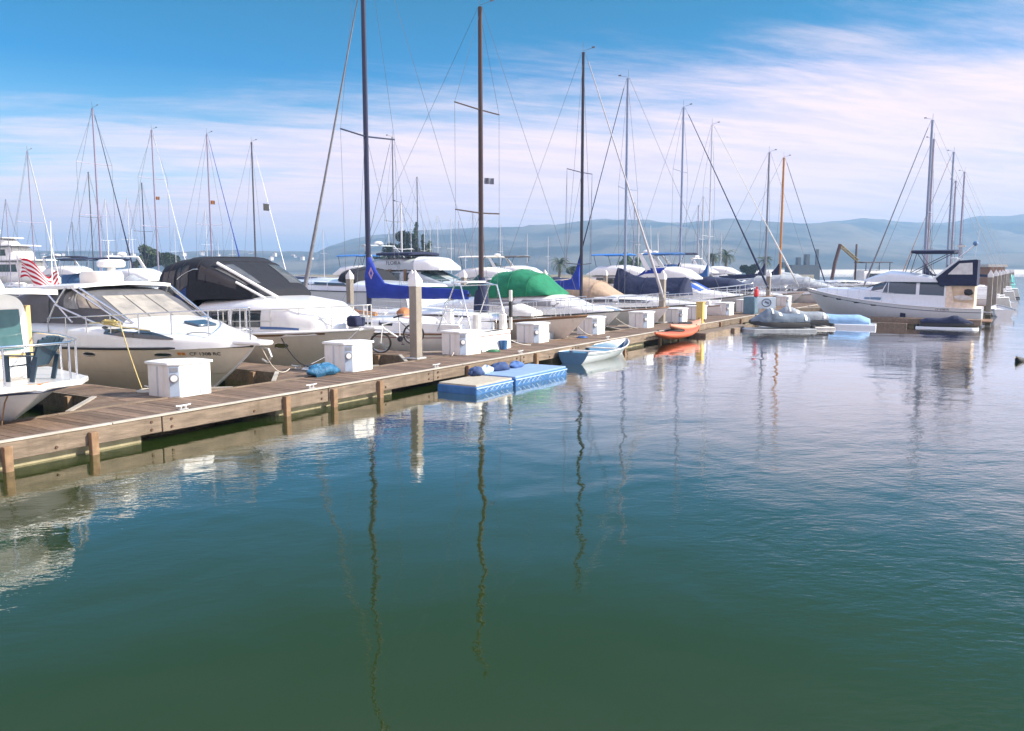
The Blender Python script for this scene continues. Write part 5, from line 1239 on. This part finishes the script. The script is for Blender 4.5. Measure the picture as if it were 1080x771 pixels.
# ------------------------------------------------------------------ rear docks and the boats on them
def rear_dock(label, y, x0, x1, fl):
    o = thing('floating_dock', label, 'dock', ((x0 + x1) / 2, y, 0))
    MB().box(0, 0, .28, x1 - x0, 1.8, .3).build('decking', deckwood, o)
    for i in range(int((x1 - x0) / 9)):
        MB().box(x0 - (x0 + x1) / 2 + 4 + 9 * i, 0, .26, 1.0, fl * 2, .3).build('finger_pier', deckwood, o)
rear_dock('second plank dock behind the first row of boats', 50.5, 5, 120, 11)
rear_dock('farthest dock low on the water behind the masts', 92, 10, 150, 11)
def at(px, d): 
    x, y = place(px, d); return (x, y, 0)
def far_sail(px, ytop, d, label, bow=1, mast=None, furl=None, cover=None, spr=(.5,), L=None, mr=.07, sr=.011, group='sailboats on the rear docks', fr=.05, hullm=None, bx=True):
    h = (284 - ytop) / FPX * d + CAM_H; L = L or max(7.5, min(12, h * .72))
    x, y, _ = at(px, d); mx = L * .56
    y0 = y + mx if bow > 0 else y - mx      # bow > 0: towards -Y
    o, H = sailboat('sailboat', label, group, (x, y0, 0), BOWIN if bow > 0 else STERNIN, L=L, B=L * .31, zs=.9, zm=.85, zb=1.1, h=h, mast=mast or alu, mx=mx, spr=spr, cover=cover, boom_len=L * .38 if cover is not None else None, furl=furl, furl_r=fr, mr=mr, stay_r=sr, simple=True, hullm=hullm, wind=d < 80)
    return o
pale = pm('mast_pale', (.62, .62, .66), .4, metal=.3); violet = pm('mast_violet_grey', (.30, .27, .36), .4, metal=.4); darkm = pm('mast_dark_grey', (.09, .09, .11), .4, metal=.3)
S = far_sail
S(11, 212, 100, 'short-masted sailboat before the big white three-deck yacht', -1, violet, furl=darkm)
S(37, 163, 73, 'sailboat with leaning violet-grey mast and white furled jib above the striped flag', 1, violet, furl=offw, spr=(.48,))
S(79, 235, 150, 'tiny distant sailboat between the striped flag and the tallest mast on that side', 1, darkm)
S(99, 184, 85, 'sailboat with a shorter dark mast hugging the tall violet one', 1, darkm, spr=(.6,))
S(107, 120, 59, 'tallest violet-grey mast over the slate blue canvas, with dark furled jib', 1, violet, furl=navy, spr=(.42, .7), cover=teal, fr=.06, mr=.085)
S(115, 212, 110, 'pale thin mast just beyond the dark furled jib', 1, pale)
S(138, 211, 118, 'pale bare mast short of the round dark tree', 1, pale, furl=darkm, fr=.03)
S(154, 195, 92, 'dark brown bare mast standing before the round dark tree', 1, mdark, spr=(.52,))
S(167, 142, 65, 'violet mast with a small flag and thin forestay in front of the dark tree', 1, violet, furl=pale, fr=.025, mr=.08, spr=(.4, .7))
S(224, 146, 66, 'mast with navy furled jib rising behind the black canopy', 1, violet, furl=royal, fr=.055, mr=.085, spr=(.42,))
S(219, 223, 135, 'small thin mast close beside the navy-jib mast', -1, pale, furl=pale, fr=.03)
S(231, 252, 170, 'tiny far mast low over the black canopy', 1, pale)
S(270, 154, 70, 'dark plain mast above the front of the black canopy with black square reflector', 1, darkm, furl=pale, fr=.03, mr=.085, spr=())
S(416, 149, 65, 'grey mast with dark stay, first one past the tall navy mast', -1, mgrey, furl=darkm, fr=.035, spr=(.45,))
S(434, 234, 150, 'tiny pale mast against the dark tree clump', 1, pale)
S(441, 189, 92, 'thin dark mast over the concrete piling with the bicycle', 1, darkm)
S(448, 237, 155, 'tiny pale mast beside the poplars', 1, pale)
S(454, 234, 160, 'tiny pale mast just past the poplars', 1, pale)
S(462, 229, 140, 'slim white mast above the grey trawler bridge', 1, pale, furl=darkm, fr=.03)
for i, (px, yt, d, lb) in enumerate(((476, 232, 150, 'slim far mast over the trawler wheelhouse, darker stay beside it'), (484, 234, 160, 'slim far mast over the white end of the trawler bridge'), (491, 257, 165, 'shortest far mast, just before the thick brown mast'), (499, 225, 140, 'slim far mast touching the thick brown mast'), (528, 238, 150, 'faint far mast behind the green canopy'), (668, 215, 112, 'pale far mast between the long white furled jib and the navy-covered boat'), (673, 222, 120, 'thin violet far mast leaning beside its pale twin'), (735, 218, 112, 'faint pale mast just short of the light blue-jib mast'), (740, 209, 105, 'slim tall far mast behind the light mast'))): S(px, yt, d, lb, 1, pale if i % 2 == 0 else violet, furl=darkm if i % 3 == 0 else None, fr=.03)
for px, yt, d, i in ((58, 246, 170, 0), (186, 240, 175, 1), (246, 246, 180, 2), (342, 243, 170, 3), (556, 247, 170, 4), (578, 250, 180, 5), (694, 243, 165, 6), (760, 246, 160, 7)):
    o = S(px, yt, d, 'hair-thin bare mast far off before the hazy hill', 1, pale, group='faintest far sailboats')
# masts beyond the white motor yacht on the near side (bows to the dock)
def near_sail(px, ytop, d, label, mast, furl=None, fr=.05, spr=(.5,), cover=None, fdx=0):
    h = (284 - ytop) / FPX * d + CAM_H; x, y, _ = at(px, d); L = 9.5; mx = 5.3
    sailboat('sailboat', label, 'sailboats beyond the white motor yacht', (x, y - mx, 0), STERNIN, L=L, B=3.0, h=h, mast=mast, mx=mx, spr=spr, cover=cover, boom_len=3.5 if cover else None, furl=furl, furl_r=fr, mr=.10, stay_r=.011, simple=True)
near_sail(974.5, 132, 59, 'sailboat with the tallest pale mast behind the white motor yacht, dark furled jib', greyblue, mgrey, .075, (.47,), navy)
near_sail(977, 151, 64, 'slightly shorter mast pressed against the tallest one behind the yacht', violet, None, spr=(.5,))
near_sail(998.5, 164, 75, 'pale grey mast with red-flecked stay behind the navy bimini', greyblue, rust, .035, (.5,), navy)
near_sail(1002.5, 193, 82, 'short violet mast in the middle of the trio behind the yacht bimini', violet)
near_sail(1011, 184, 85, 'outermost violet mast behind the yacht curtain', violet, None, spr=(.45,))
# reflector, flags on rigging
o = tag(MB().box(0, 0, 0, .55, .05, .55).build('radar_reflector', black), 'black square reflector hung on a forestay above the black canopy', 'reflector')
x, y, _ = at(283, 67); o.location = (x, y, (284 - 220) / FPX * 67 + CAM_H)
def flag(label, px, y_, d, w_, h_, mat, parts=None, rz=YAW - pi / 2):
    x, y, _ = at(px, d); z = (284 - y_) / FPX * d + CAM_H
    mb = MB(); mb.grid([[(w_ * i / 12, .06 * w_ * sin(i * .9), -h_ * j / 6 - .06 * i / 12 * w_) for j in range(7)] for i in range(13)])
    o = mb.build('flag', mat); o.location = (x, y, z); o.rotation_euler = (0, 0, rz); tag(o, label, 'flag')
flag('small grey pennant on the thick brown mast', 511, 190, 31, .36, .22, mgrey); flag('small rosy pennant on the violet mast by the dark tree', 168, 209, 65, .3, .25, rust); flag('pink-grey pennant halfway up the navy-jib mast', 225, 213, 66, .35, .3, rust)
# striped ensign on a staff
def ensign():
    m, nt, b = _new('ensign_stripes'); L = nt.links.new
    tc = N(nt, 'ShaderNodeTexCoord'); sp = N(nt, 'ShaderNodeSeparateXYZ'); L(tc.outputs['UV'], sp.inputs[0])
    mu = N(nt, 'ShaderNodeMath', operation='MULTIPLY'); L(sp.outputs[1], mu.inputs[0]); mu.inputs[1].default_value = 6.5
    fr = N(nt, 'ShaderNodeMath', operation='FRACT'); L(mu.outputs[0], fr.inputs[0]); gt = N(nt, 'ShaderNodeMath', operation='GREATER_THAN'); L(fr.outputs[0], gt.inputs[0]); gt.inputs[1].default_value = .5
    mx = N(nt, 'ShaderNodeMix', data_type='RGBA'); L(gt.outputs[0], mx.inputs[0]); mx.inputs[6].default_value = (.45, .01, .03, 1); mx.inputs[7].default_value = (.75, .73, .72, 1)
    L(mx.outputs[2], b.inputs['Base Color']); b.inputs['Roughness'].default_value = .8
    t = thing('flag', 'red and white striped flag billowing on a staff behind the visor roof', 'flag', (*place(19, 23), 2.62), YAW - pi / 2)
    me = bpy.data.meshes.new('flag_cloth'); nu, nv = 30, 20; vs = []; fs = []; uv = []
    for i in range(nu + 1):
        for j in range(nv + 1):
            u, v = i / nu, j / nv
            vs.append((.05 + 1.05 * u + .06 * sin(9 * u + 3 * v), .12 * sin(7 * u + 2.2 * v) * u, -.15 + .62 * v + .16 * sin(5.2 * u + 1.1) - .34 * u + .07 * sin(11 * u + 4 * v))); uv.append((u, v))
    for i in range(nu):
        for j in range(nv):
            a = i * (nv + 1) + j; fs.append((a, a + nv + 1, a + nv + 2, a + 1))
    me.from_pydata(vs, [], fs); l = me.uv_layers.new(name='uv')
    for p in me.polygons:
        for li in p.loop_indices: l.data[li].uv = uv[me.loops[li].vertex_index]
        p.use_smooth = True
    me.materials.append(m); o = bpy.data.objects.new('flag_cloth', me); link(o, t); s_ = o.modifiers.new('thick', 'SOLIDIFY'); s_.thickness = .006
    MB().tube([(.0, 0, -1.2), (.0, 0, .62)], .02, 6).build('staff', steel, t)
ensign()
# ------------------------------------------------------------------ motor boats behind
def FB(px, d, label, L=11, bow=1, **k):
    x, y, _ = at(px, d); y0 = y + L / 2 if bow > 0 else y - L / 2
    r = flybridge('motor_yacht', label, 'motor yachts on the rear docks', (x, y0, 0), BOWIN if bow > 0 else STERNIN, L=L, simple=True, **k); return r
def EX(px, d, label, L=8.5, bow=1, **k):
    x, y, _ = at(px, d); y0 = y + L / 2 if bow > 0 else y - L / 2
    return express('motor_boat', label, 'motor boats on the rear docks', (x, y0, 0), BOWIN if bow > 0 else STERNIN, L=L, B=L * .34, **k)
# superyacht far off
def superyacht():
    L = 24; x, y, _ = at(22, 105); o = thing('superyacht', 'big white three-deck yacht with green-tinted windows far behind the flag', 'yacht', (x, y + L * .55, 0), BOWIN)
    H = Hull(L, 6, 1.7, 1.9, 2.9, rake=3.5, draft=.8, tr=.9); H.hull(white, o); H.deck(deckm, o); H.band('hull_stripe', boot, o, .1, .25)
    for i, (x0, x1, w, z0, z1) in enumerate(((2, 17, 2.6, 1.8, 3.9), (3, 14, 2.3, 3.9, 5.7), (5, 11, 1.7, 5.7, 6.7))):
        h_ = Hood([(x0, w, z0, z1, 0), (lerp(x0, x1, .7), w, z0, z1, 0), (x1, w * .7, z0, z1, -.5), (x1 + 1.2, w * .4, z0, z0 + .5, -.3)], 6); c = h_.build('deckhouse', white, o)
        if i < 2: h_.panel('window_band', pm('window_green_tint', (.02, .06, .05), .1), c, .05, .62, h_.vz(.35), h_.vz(.78), .03)
        plate('deck_overhang', white, o, x0 - .5, x1 + 1.0, w + .25, w * .8, z1 + .12, .12, .05)
    MB().tube([(7, 0, 6.7), (6.2, 0, 9.6)], .16, 8, r2=.08).build('mast', white, o)
    for z, r_ in ((7.6, .42), (8.4, .3)): MB().ball((6.6 if z < 8 else 6.4, .7 if z < 8 else -.6, z), r_).build('radar_dome', white, o)
    MB().box(6.5, 0, 7.9, .2, 2.4, .15).build('spreader', white, o)
superyacht()
o, H = EX(118, 47, 'cruiser swathed in slate blue canvas under a dark bimini', 10.5, 1, canopy=teal, canopy_h=1.15, canopy_x=(.0, .66), z=1.05)
for x in (2.2, 5.0): MB().tube([(x, -1.2, 1.9), (x, -1.2, 3.35), (x, 1.2, 3.35), (x, 1.2, 1.9)], .03, 6).build('bimini_frame', steel, o)
plate('bimini', navy, o, 2.0, 5.2, 1.4, 1.4, 3.42, .05, .1)
EX(140, 40, 'small boat with pale peaked cover in front of the slate blue canvas', 6.5, 1, canopy=lgrey, canopy_h=1.3, canopy_x=(.25, .8), n=1.7, z=.8)
FB(160, 52, 'white upright cabin boat beneath the round dark tree', 8.5, 1, B=3.0, z=.9, bim=None)
EX(38, 62, 'low grey-white boat behind the striped flag', 9, -1, canopy=None)
FB(86, 72, 'white cabin yacht with navy bimini beyond the slate blue canvas', 10, 1, bim=navy)
EX(297, 64, 'white runabout first in the cluster past the black canopy', 8, 1)
EX(316, 58, 'white cruiser with dark stripe in the cluster past the black canopy', 9, -1, hullband=navy)
EX(330, 76, 'white express boat at the back of the cluster past the black canopy', 9, 1, canopy=navy, canopy_h=.8)
EX(305, 90, 'small white boat with blue bimini far behind the black canopy', 8, 1, canopy=navy, canopy_x=(.2, .5), canopy_h=1.2)
# large pale blue hull with a dark slot, bow away from the dock
def pale_yacht():
    x, y, _ = at(352, 46); L = 12.5
    o, H = express('motor_yacht', 'tall pale blue-white hull with dark oval slot, between two pilings', 'motor yachts on the rear docks', (x + .5, y - 6.2, 0), STERNIN, L=L, B=4.2, hullm=white2, cabm=white2, z=1.75, canopy=navyblack, canopy_x=(.28, .42), canopy_h=.75)
    for t, w_ in ((.52, 1.5), (.3, .5), (.66, .3)): H.port(o, t, 1.05 if w_ > 1 else .7, w_, .2, glass, rim=False)
pale_yacht()
def trawler():
    x, y, _ = at(458, 50); L = 11.8; y0 = y + 6.0
    o, H, ca, fb = flybridge('motor_yacht', 'grey-sided trawler with brown window posts and white bridge wing', 'motor yachts on the rear docks', (x, y0, 0), BOWIN, L=L, B=3.9, z=1.55, bim=None, house=pm('trawler_grey', (.42, .47, .50), .4, var=.06), simple=True, winm=pm('trawler_window', (.05, .09, .10), .1))
    text('hull_lettering', 'FLORIA', .34, black, o, (4.2, -1.66, 3.22), (R(90), 0, 0))
    for u in (2.3, 3.9, 5.1): MB().box(u, -1.66, 2.4, .16, .1, .9).build('window_post', teak, o)
    Hood([(5.6, 1.5, 2.8, 3.62, 0), (6.6, 1.35, 2.8, 3.55, -.2), (7.2, 1.1, 2.8, 3.1, -.1)], 4).build('bridge_wing', white, o)
    plate('bridge_cover', navy, o, 2.6, 5.4, 1.5, 1.5, 3.8, .14, .1)
trawler()
S(424, 216, 52, 'sailboat with drooping dark brown sail cover before the grey trawler', -1, pale, cover=brown, spr=(.5,))
FB(398, 66, 'white cabin boat with bright blue bimini behind the blue sail cover', 9, 1, bim=pm('bimini_bright_blue', (.03, .17, .5), .8), arch=False)
EX(378, 74, 'small white boat low behind the tall navy mast', 8, 1)
FB(534, 62, 'beige-topped houseboat-like cruiser behind the green canopy', 10, 1, bim=offw, arch=False, z=1.0)
FB(562, 70, 'white flybridge boat with dark bridge cover left of the palm', 10, 1, bim=grey)
EX(585, 58, 'white boat with upswept bow beneath the palm', 9, -1)
EX(600, 74, 'low white runabout behind the green canopy', 8, 1, canopy=navy, canopy_h=.7)
EX(634, 64, 'white cruiser with turquoise waterline and navy windscreen cover', 9, 1, stripe=tealp, canopy=navy, canopy_x=(.4, .6), canopy_h=.7)
EX(648, 82, 'tiny white cruiser in the gap beside the navy-shrouded boat', 8, 1)
FB(676, 62, 'white trawler with bright blue bimini over the navy-shrouded boat', 10, 1, bim=pm('bimini_bright_blue', (.03, .17, .5), .8), arch=False)
EX(700, 70, 'white boat with low blue bimini behind the white-capped piling', 8.5, 1, canopy=royal, canopy_x=(.3, .6), canopy_h=1.2)
FB(744, 66, 'tall white flybridge cruiser with dark blue bimini behind the blue-screened yacht', 12, 1, bim=navy, curtain=blue, z=1.3)
FB(772, 80, 'white cabin cruiser below the palm pair', 10, 1)
EX(792, 90, 'small white boat at the foot of the second palm', 8, 1)
EX(838, 62, 'grey-covered boat with dark ribbed arch ahead of the yacht bow', 9, 1, canopy=lgrey, canopy_h=1.0, canopy_x=(.1, .8))
EX(884, 84, 'bright white cruiser with one dark window beyond the yacht bow', 10, 1, z=1.2)
EX(822, 95, 'far white runabout under the wooden mast', 8, 1)
def crane_boat():
    x, y, _ = at(867, 92); L = 9.5; o = thing('workboat', 'white workboat with brown derrick posts and lattice boom', 'workboat', (x, y, 0), YAW - pi / 2)
    db = pm('derrick_brown', (.10, .06, .06), .7, var=.3)
    H = Hull(L, 3.8, .95, .95, 1.5, rake=1.2, draft=.7, tr=.9); H.hull(white, o); H.deck(deckm, o); H.band('blue_stripe', royal, o, .35, .6)
    h_ = Hood([(4.1, 1.5, .95, 2.75, 0), (7.0, 1.5, .95, 2.75, 0), (7.6, 1.4, .95, 2.65, 0)], 7); c = h_.build('wheelhouse', white, o); h_.panel('window_band', glass, c, .05, .8, h_.vz(.5), h_.vz(.8), .02)
    plate('bridge_canopy', grey, o, 4.0, 7.3, 1.5, 1.4, 3.62, .08, .08)
    for xx in (4.3, 6.9):
        for yy in (-1.3, 1.3): MB().tube([(xx, yy, 2.7), (xx, yy, 3.65)], .045, 6).build('canopy_post', mdark, o)
    MB().tube([(1.0, 0, .8), (1.4, 0, 3.6), (1.9, 0, 5.6)], .2, 8).build('derrick_post', db, o)
    MB().tube([(3.7, 0, .9), (3.7, 0, 5.6)], .11, 8).build('derrick_post', db, o)
    mb = MB(); a, b = V((1.9, 0, 5.45)), V((4.0, 0, 3.7))
    for off in ((0, .16, .16), (0, -.16, .16), (0, .16, -.16), (0, -.16, -.16)): mb.tube([a + V(off), b + V(off)], .045, 5)
    for i in range(8):
        p, q = a.lerp(b, i / 8), a.lerp(b, (i + 1) / 8); s_ = 1 if i % 2 else -1
        mb.tube([p + V((0, .16, .16 * s_)), q + V((0, .16, -.16 * s_))], .035, 4); mb.tube([p + V((0, -.16, .16 * s_)), q + V((0, -.16, -.16 * s_))], .035, 4)
    mb.build('lattice_boom', pm('lattice_yellowish', (.30, .24, .12), .6), o)
    return o
crane_boat()
# far shore structures
def hut(label, px, d, w_, h_, mat, roofm, z=0):
    x, y, _ = at(px, d); o = thing('boathouse', label, 'boathouse', (x, y, z), YAW)
    MB().box(0, 0, h_ / 2, w_, w_ * .8, h_).build('walls', mat, o); MB().box(0, 0, h_ + .15, w_ * 1.1, w_, .3).build('roof', roofm, o)
    MB().box(-w_ / 2 - .01, w_ * -.15, h_ * .4, .06, w_ * .25, h_ * .8).build('door', mdark, o)
hut('brown boathouse with flat pale roof behind the row of pilings', 1046, 95, 2.2, 3.1, pm('boathouse_brown', (.30, .16, .10), .8, var=.2), pm('roof_pale', (.5, .48, .45), .8))
x, y, _ = at(846, 300); o = thing('dock_machinery', 'grey harbour hoist with tall posts on the far spit', 'machinery', (x, y, 0), YAW)
mg = pm('machinery_grey', (.10, .12, .14), .7, var=.2)
MB().box(0, 0, 2.2, 8, 10, 4.4).build('machine_base', mg, o); MB().box(0, -1.5, 6.2, 3, 1.2, 4).build('hoist_tower', mg, o); MB().box(0, 1.5, 5.6, 3, 1.0, 3).build('hoist_tower', mg, o); MB().box(0, -5.2, 6, .9, .9, 8).build('hoist_post', mg, o); MB().box(0, 6.5, 4.4, 2, 1.5, 2.0).build('hoist_cabin', mg, o)
# ------------------------------------------------------------------ trees on the spit
def leafcloud(mb, blobs, n, s, r_):
    tot = sum(b[3] ** 2 for b in blobs)
    for bx, by, bz, br, bh in blobs:
        for _ in range(int(n * br * br / tot)):
            while True:
                p = V((r_.uniform(-1, 1), r_.uniform(-1, 1), r_.uniform(-1, 1)))
                if .35 < p.length < 1: break
            p = V((bx + p.x * br, by + p.y * br, bz + p.z * bh)); a = V((r_.gauss(0, 1), r_.gauss(0, 1), r_.gauss(0, 1))).normalized(); b = a.orthogonal().normalized(); k = s * r_.uniform(.6, 1.4)
            a *= k; b *= k * .7; mb.add([p - a, p + b * .8, p + a, p - b * .8], [(0, 1, 2, 3)])
def tree(name, label, px, d, h, blobs, mat, n=2600, s=.30, seed=1, tr=.25, g='trees on the spit'):
    r_ = random.Random(seed); x, y, _ = at(px, d); o = thing(name, label, 'tree', (x, y, 1.2), rnd.uniform(0, 6), g)
    mb = MB(); mb.tube([(0, 0, -.4), (.1, 0, h * .35), (.0, .15, h * .6)], tr, 8, r2=tr * .5)
    for bx, by, bz, br, bh in blobs[:6]: mb.tube([(0.05, .05, h * .32), (bx * .5, by * .5, (h * .3 + bz) / 2), (bx * .9, by * .9, bz)], tr * .4, 6, r2=tr * .12)
    mb.build('trunk', bark, o); c = MB(); leafcloud(c, blobs, n, s, r_); c.build('crown', mat, o, ang=180)
def blobs(r_, R_, H0, H1, k):
    rr = random.Random(r_); out = []
    for i in range(k):
        f = rr.random(); z = lerp(H0, H1, f); w_ = R_ * (sin(pi * (.15 + .75 * f)) ** .7); a = rr.uniform(0, 6.28); q = rr.random() ** .5
        out.append((w_ * q * .7 * cos(a), w_ * q * .7 * sin(a), z, R_ * rr.uniform(.3, .48), R_ * rr.uniform(.28, .4)))
    return out
tree('round_tree', 'round dark evergreen behind the brown bare mast', 156, 200, 6.5, blobs(3, 3.0, 3.0, 6.5, 11), foliage, 3000, .30, 3)
tree('round_tree', 'lower wide dark evergreen next to the round one', 175, 200, 5.6, blobs(5, 3.2, 2.4, 4.6, 12), foliage, 3000, .30, 5)
tree('round_tree', 'small dark evergreen at the foot of the round one', 143, 205, 4, blobs(15, 1.7, 1.6, 3.0, 7), foliage, 1400, .28, 15)
tree('round_tree', 'small dark tree before the ridge, between two tall masts', 400, 200, 5.5, blobs(6, 2.2, 2.4, 4.6, 8), foliage, 1800, .28, 6)
tree('broad_tree', 'broad dark tree in the clump behind the concrete piling', 424, 195, 10, blobs(7, 4.5, 2.5, 9.4, 20), foliage, 5200, .32, 7)
for i, (px, h, lb) in enumerate(((439, 12.4, 'tallest light green poplar in the clump'), (447, 9.6, 'second poplar in the clump'), (453, 8.2, 'shortest poplar at the end of the clump'))):
    tree('poplar', lb, px, 197, h, [(rnd.uniform(-.25, .25), rnd.uniform(-.25, .25), lerp(1.2, h - .6, j / 9), .95 * (1 - .55 * j / 9), .9) for j in range(10)], foliage2, 2000, .26, 20 + i)
tree('round_tree', 'small light green tree seen past the long white furled jib', 660, 200, 6, blobs(9, 2.3, 2.2, 5.2, 8), foliage2, 1800, .28, 9)
tree('round_tree', 'small olive tree beside the navy-shrouded boat mast', 674, 205, 5, blobs(12, 1.7, 1.8, 4.2, 7), foliage2, 1500, .28, 12)
tree('bush', 'low dark bush between the two palms', 790, 200, 4, blobs(11, 2.6, 1.0, 2.6, 9), foliage, 2000, .28, 11)
tree('bush', 'low scrub under the first palm', 604, 205, 3, blobs(13, 2.2, .8, 1.8, 8), foliage, 1600, .28, 13)
def palm(label, px, d, h, r=2.7, seed=1):
    r_ = random.Random(seed); x, y, _ = at(px, d); o = thing('palm_tree', label, 'palm', (x, y, 1.2), r_.uniform(0, 6), 'palms on the spit')
    MB().tube([(0, 0, -.3), (.1, 0, h * .5), (.05, 0, h)], .32, 9, r2=.24).build('trunk', bark, o)
    mb = MB()
    for i in range(46):
        a = r_.uniform(0, 6.283); el = r_.uniform(-.5, 1.25); ln = r * r_.uniform(.8, 1.1); pts = []
        for k in range(9):
            t = k / 8; e = el - 1.5 * t * t; pts.append(None)
        p = V((.05, 0, h)); pp = [p.copy()]
        for k in range(8):
            e = el - 1.7 * (k / 8) ** 1.3; p = p + V((cos(a) * cos(e), sin(a) * cos(e), sin(e))) * ln / 8; pp.append(p.copy())
        sd_ = V((-sin(a), cos(a), 0))
        for k in range(1, 9):
            for s_ in (-1, 1):
                b = pp[k]; dv = (pp[k] - pp[k - 1]).normalized(); lf = .55 * (1 - .6 * abs(k / 8 - .5)); tip = b + (sd_ * s_ * .8 + dv * .6 + V((0, 0, -.35))) * lf
                mb.add([b, b - dv * .16, tip], [(0, 1, 2)])
        mb.tube(pp, .03, 4, r2=.008)
    mb.build('crown', palmm, o, ang=180)
palm('bushy palm behind the bow of the beige-topped cruiser', 590, 185, 3.0, 2.7, 2)
palm('tall palm above the blue-screened yacht', 766, 190, 4.9, 2.7, 4)
palm('palm left of the wooden mast, half behind the grey mast', 806, 195, 3.6, 2.3, 6)
palm('low palm behind the first blue bimini', 752, 196, 4.6, 1.9, 8)
palm('stubby palm by the beige-topped cruiser', 521, 192, 2.2, 2.1, 9)
# small pale houses on the low hill
hp = None; hw = pm('house_pale', (.75, .72, .68), .8); hr = pm('house_roof', (.25, .16, .12), .8)
for i in range(34):
    px = rnd.uniform(190, 335) if i < 22 else rnd.uniform(4, 150); d = rnd.uniform(1180, 1330)
    a = math.degrees(math.atan((px - 540) / (FPX / cos(PITCH)))); x, y = place(px, d); hgt = hz(rnd.uniform(268, 277), d)
    if hp is None:
        hp = thing('house', 'tiny pale house on the low hazy hillside', 'house', (x, y, hgt), 0, 'houses on the low hill')
        MB().box(0, 0, .6, 5, 4.5, 5).build('walls', hw, hp); MB().prism([(-2.8, 3.1), (2.8, 3.1), (0, 4.6)], lambda p, q, h: (p, h, q), -2.5, 2.5).build('roof', hr, hp); o = hp
    else: o = dup(hp, (x, y, hgt), rnd.uniform(0, 3), 'tiny pale house on the low hazy hillside', 'houses on the low hill')
# ------------------------------------------------------------------ render settings
SC.view_settings.view_transform = 'Standard'; SC.view_settings.look = 'None'; SC.view_settings.exposure = 0.84; SC.view_settings.gamma = 1.0
SC.view_settings.use_curve_mapping = False
SC.render.engine = 'CYCLES'
SC.cycles.use_denoising = True
SC.cycles.max_bounces = 7; SC.cycles.volume_bounces = 0
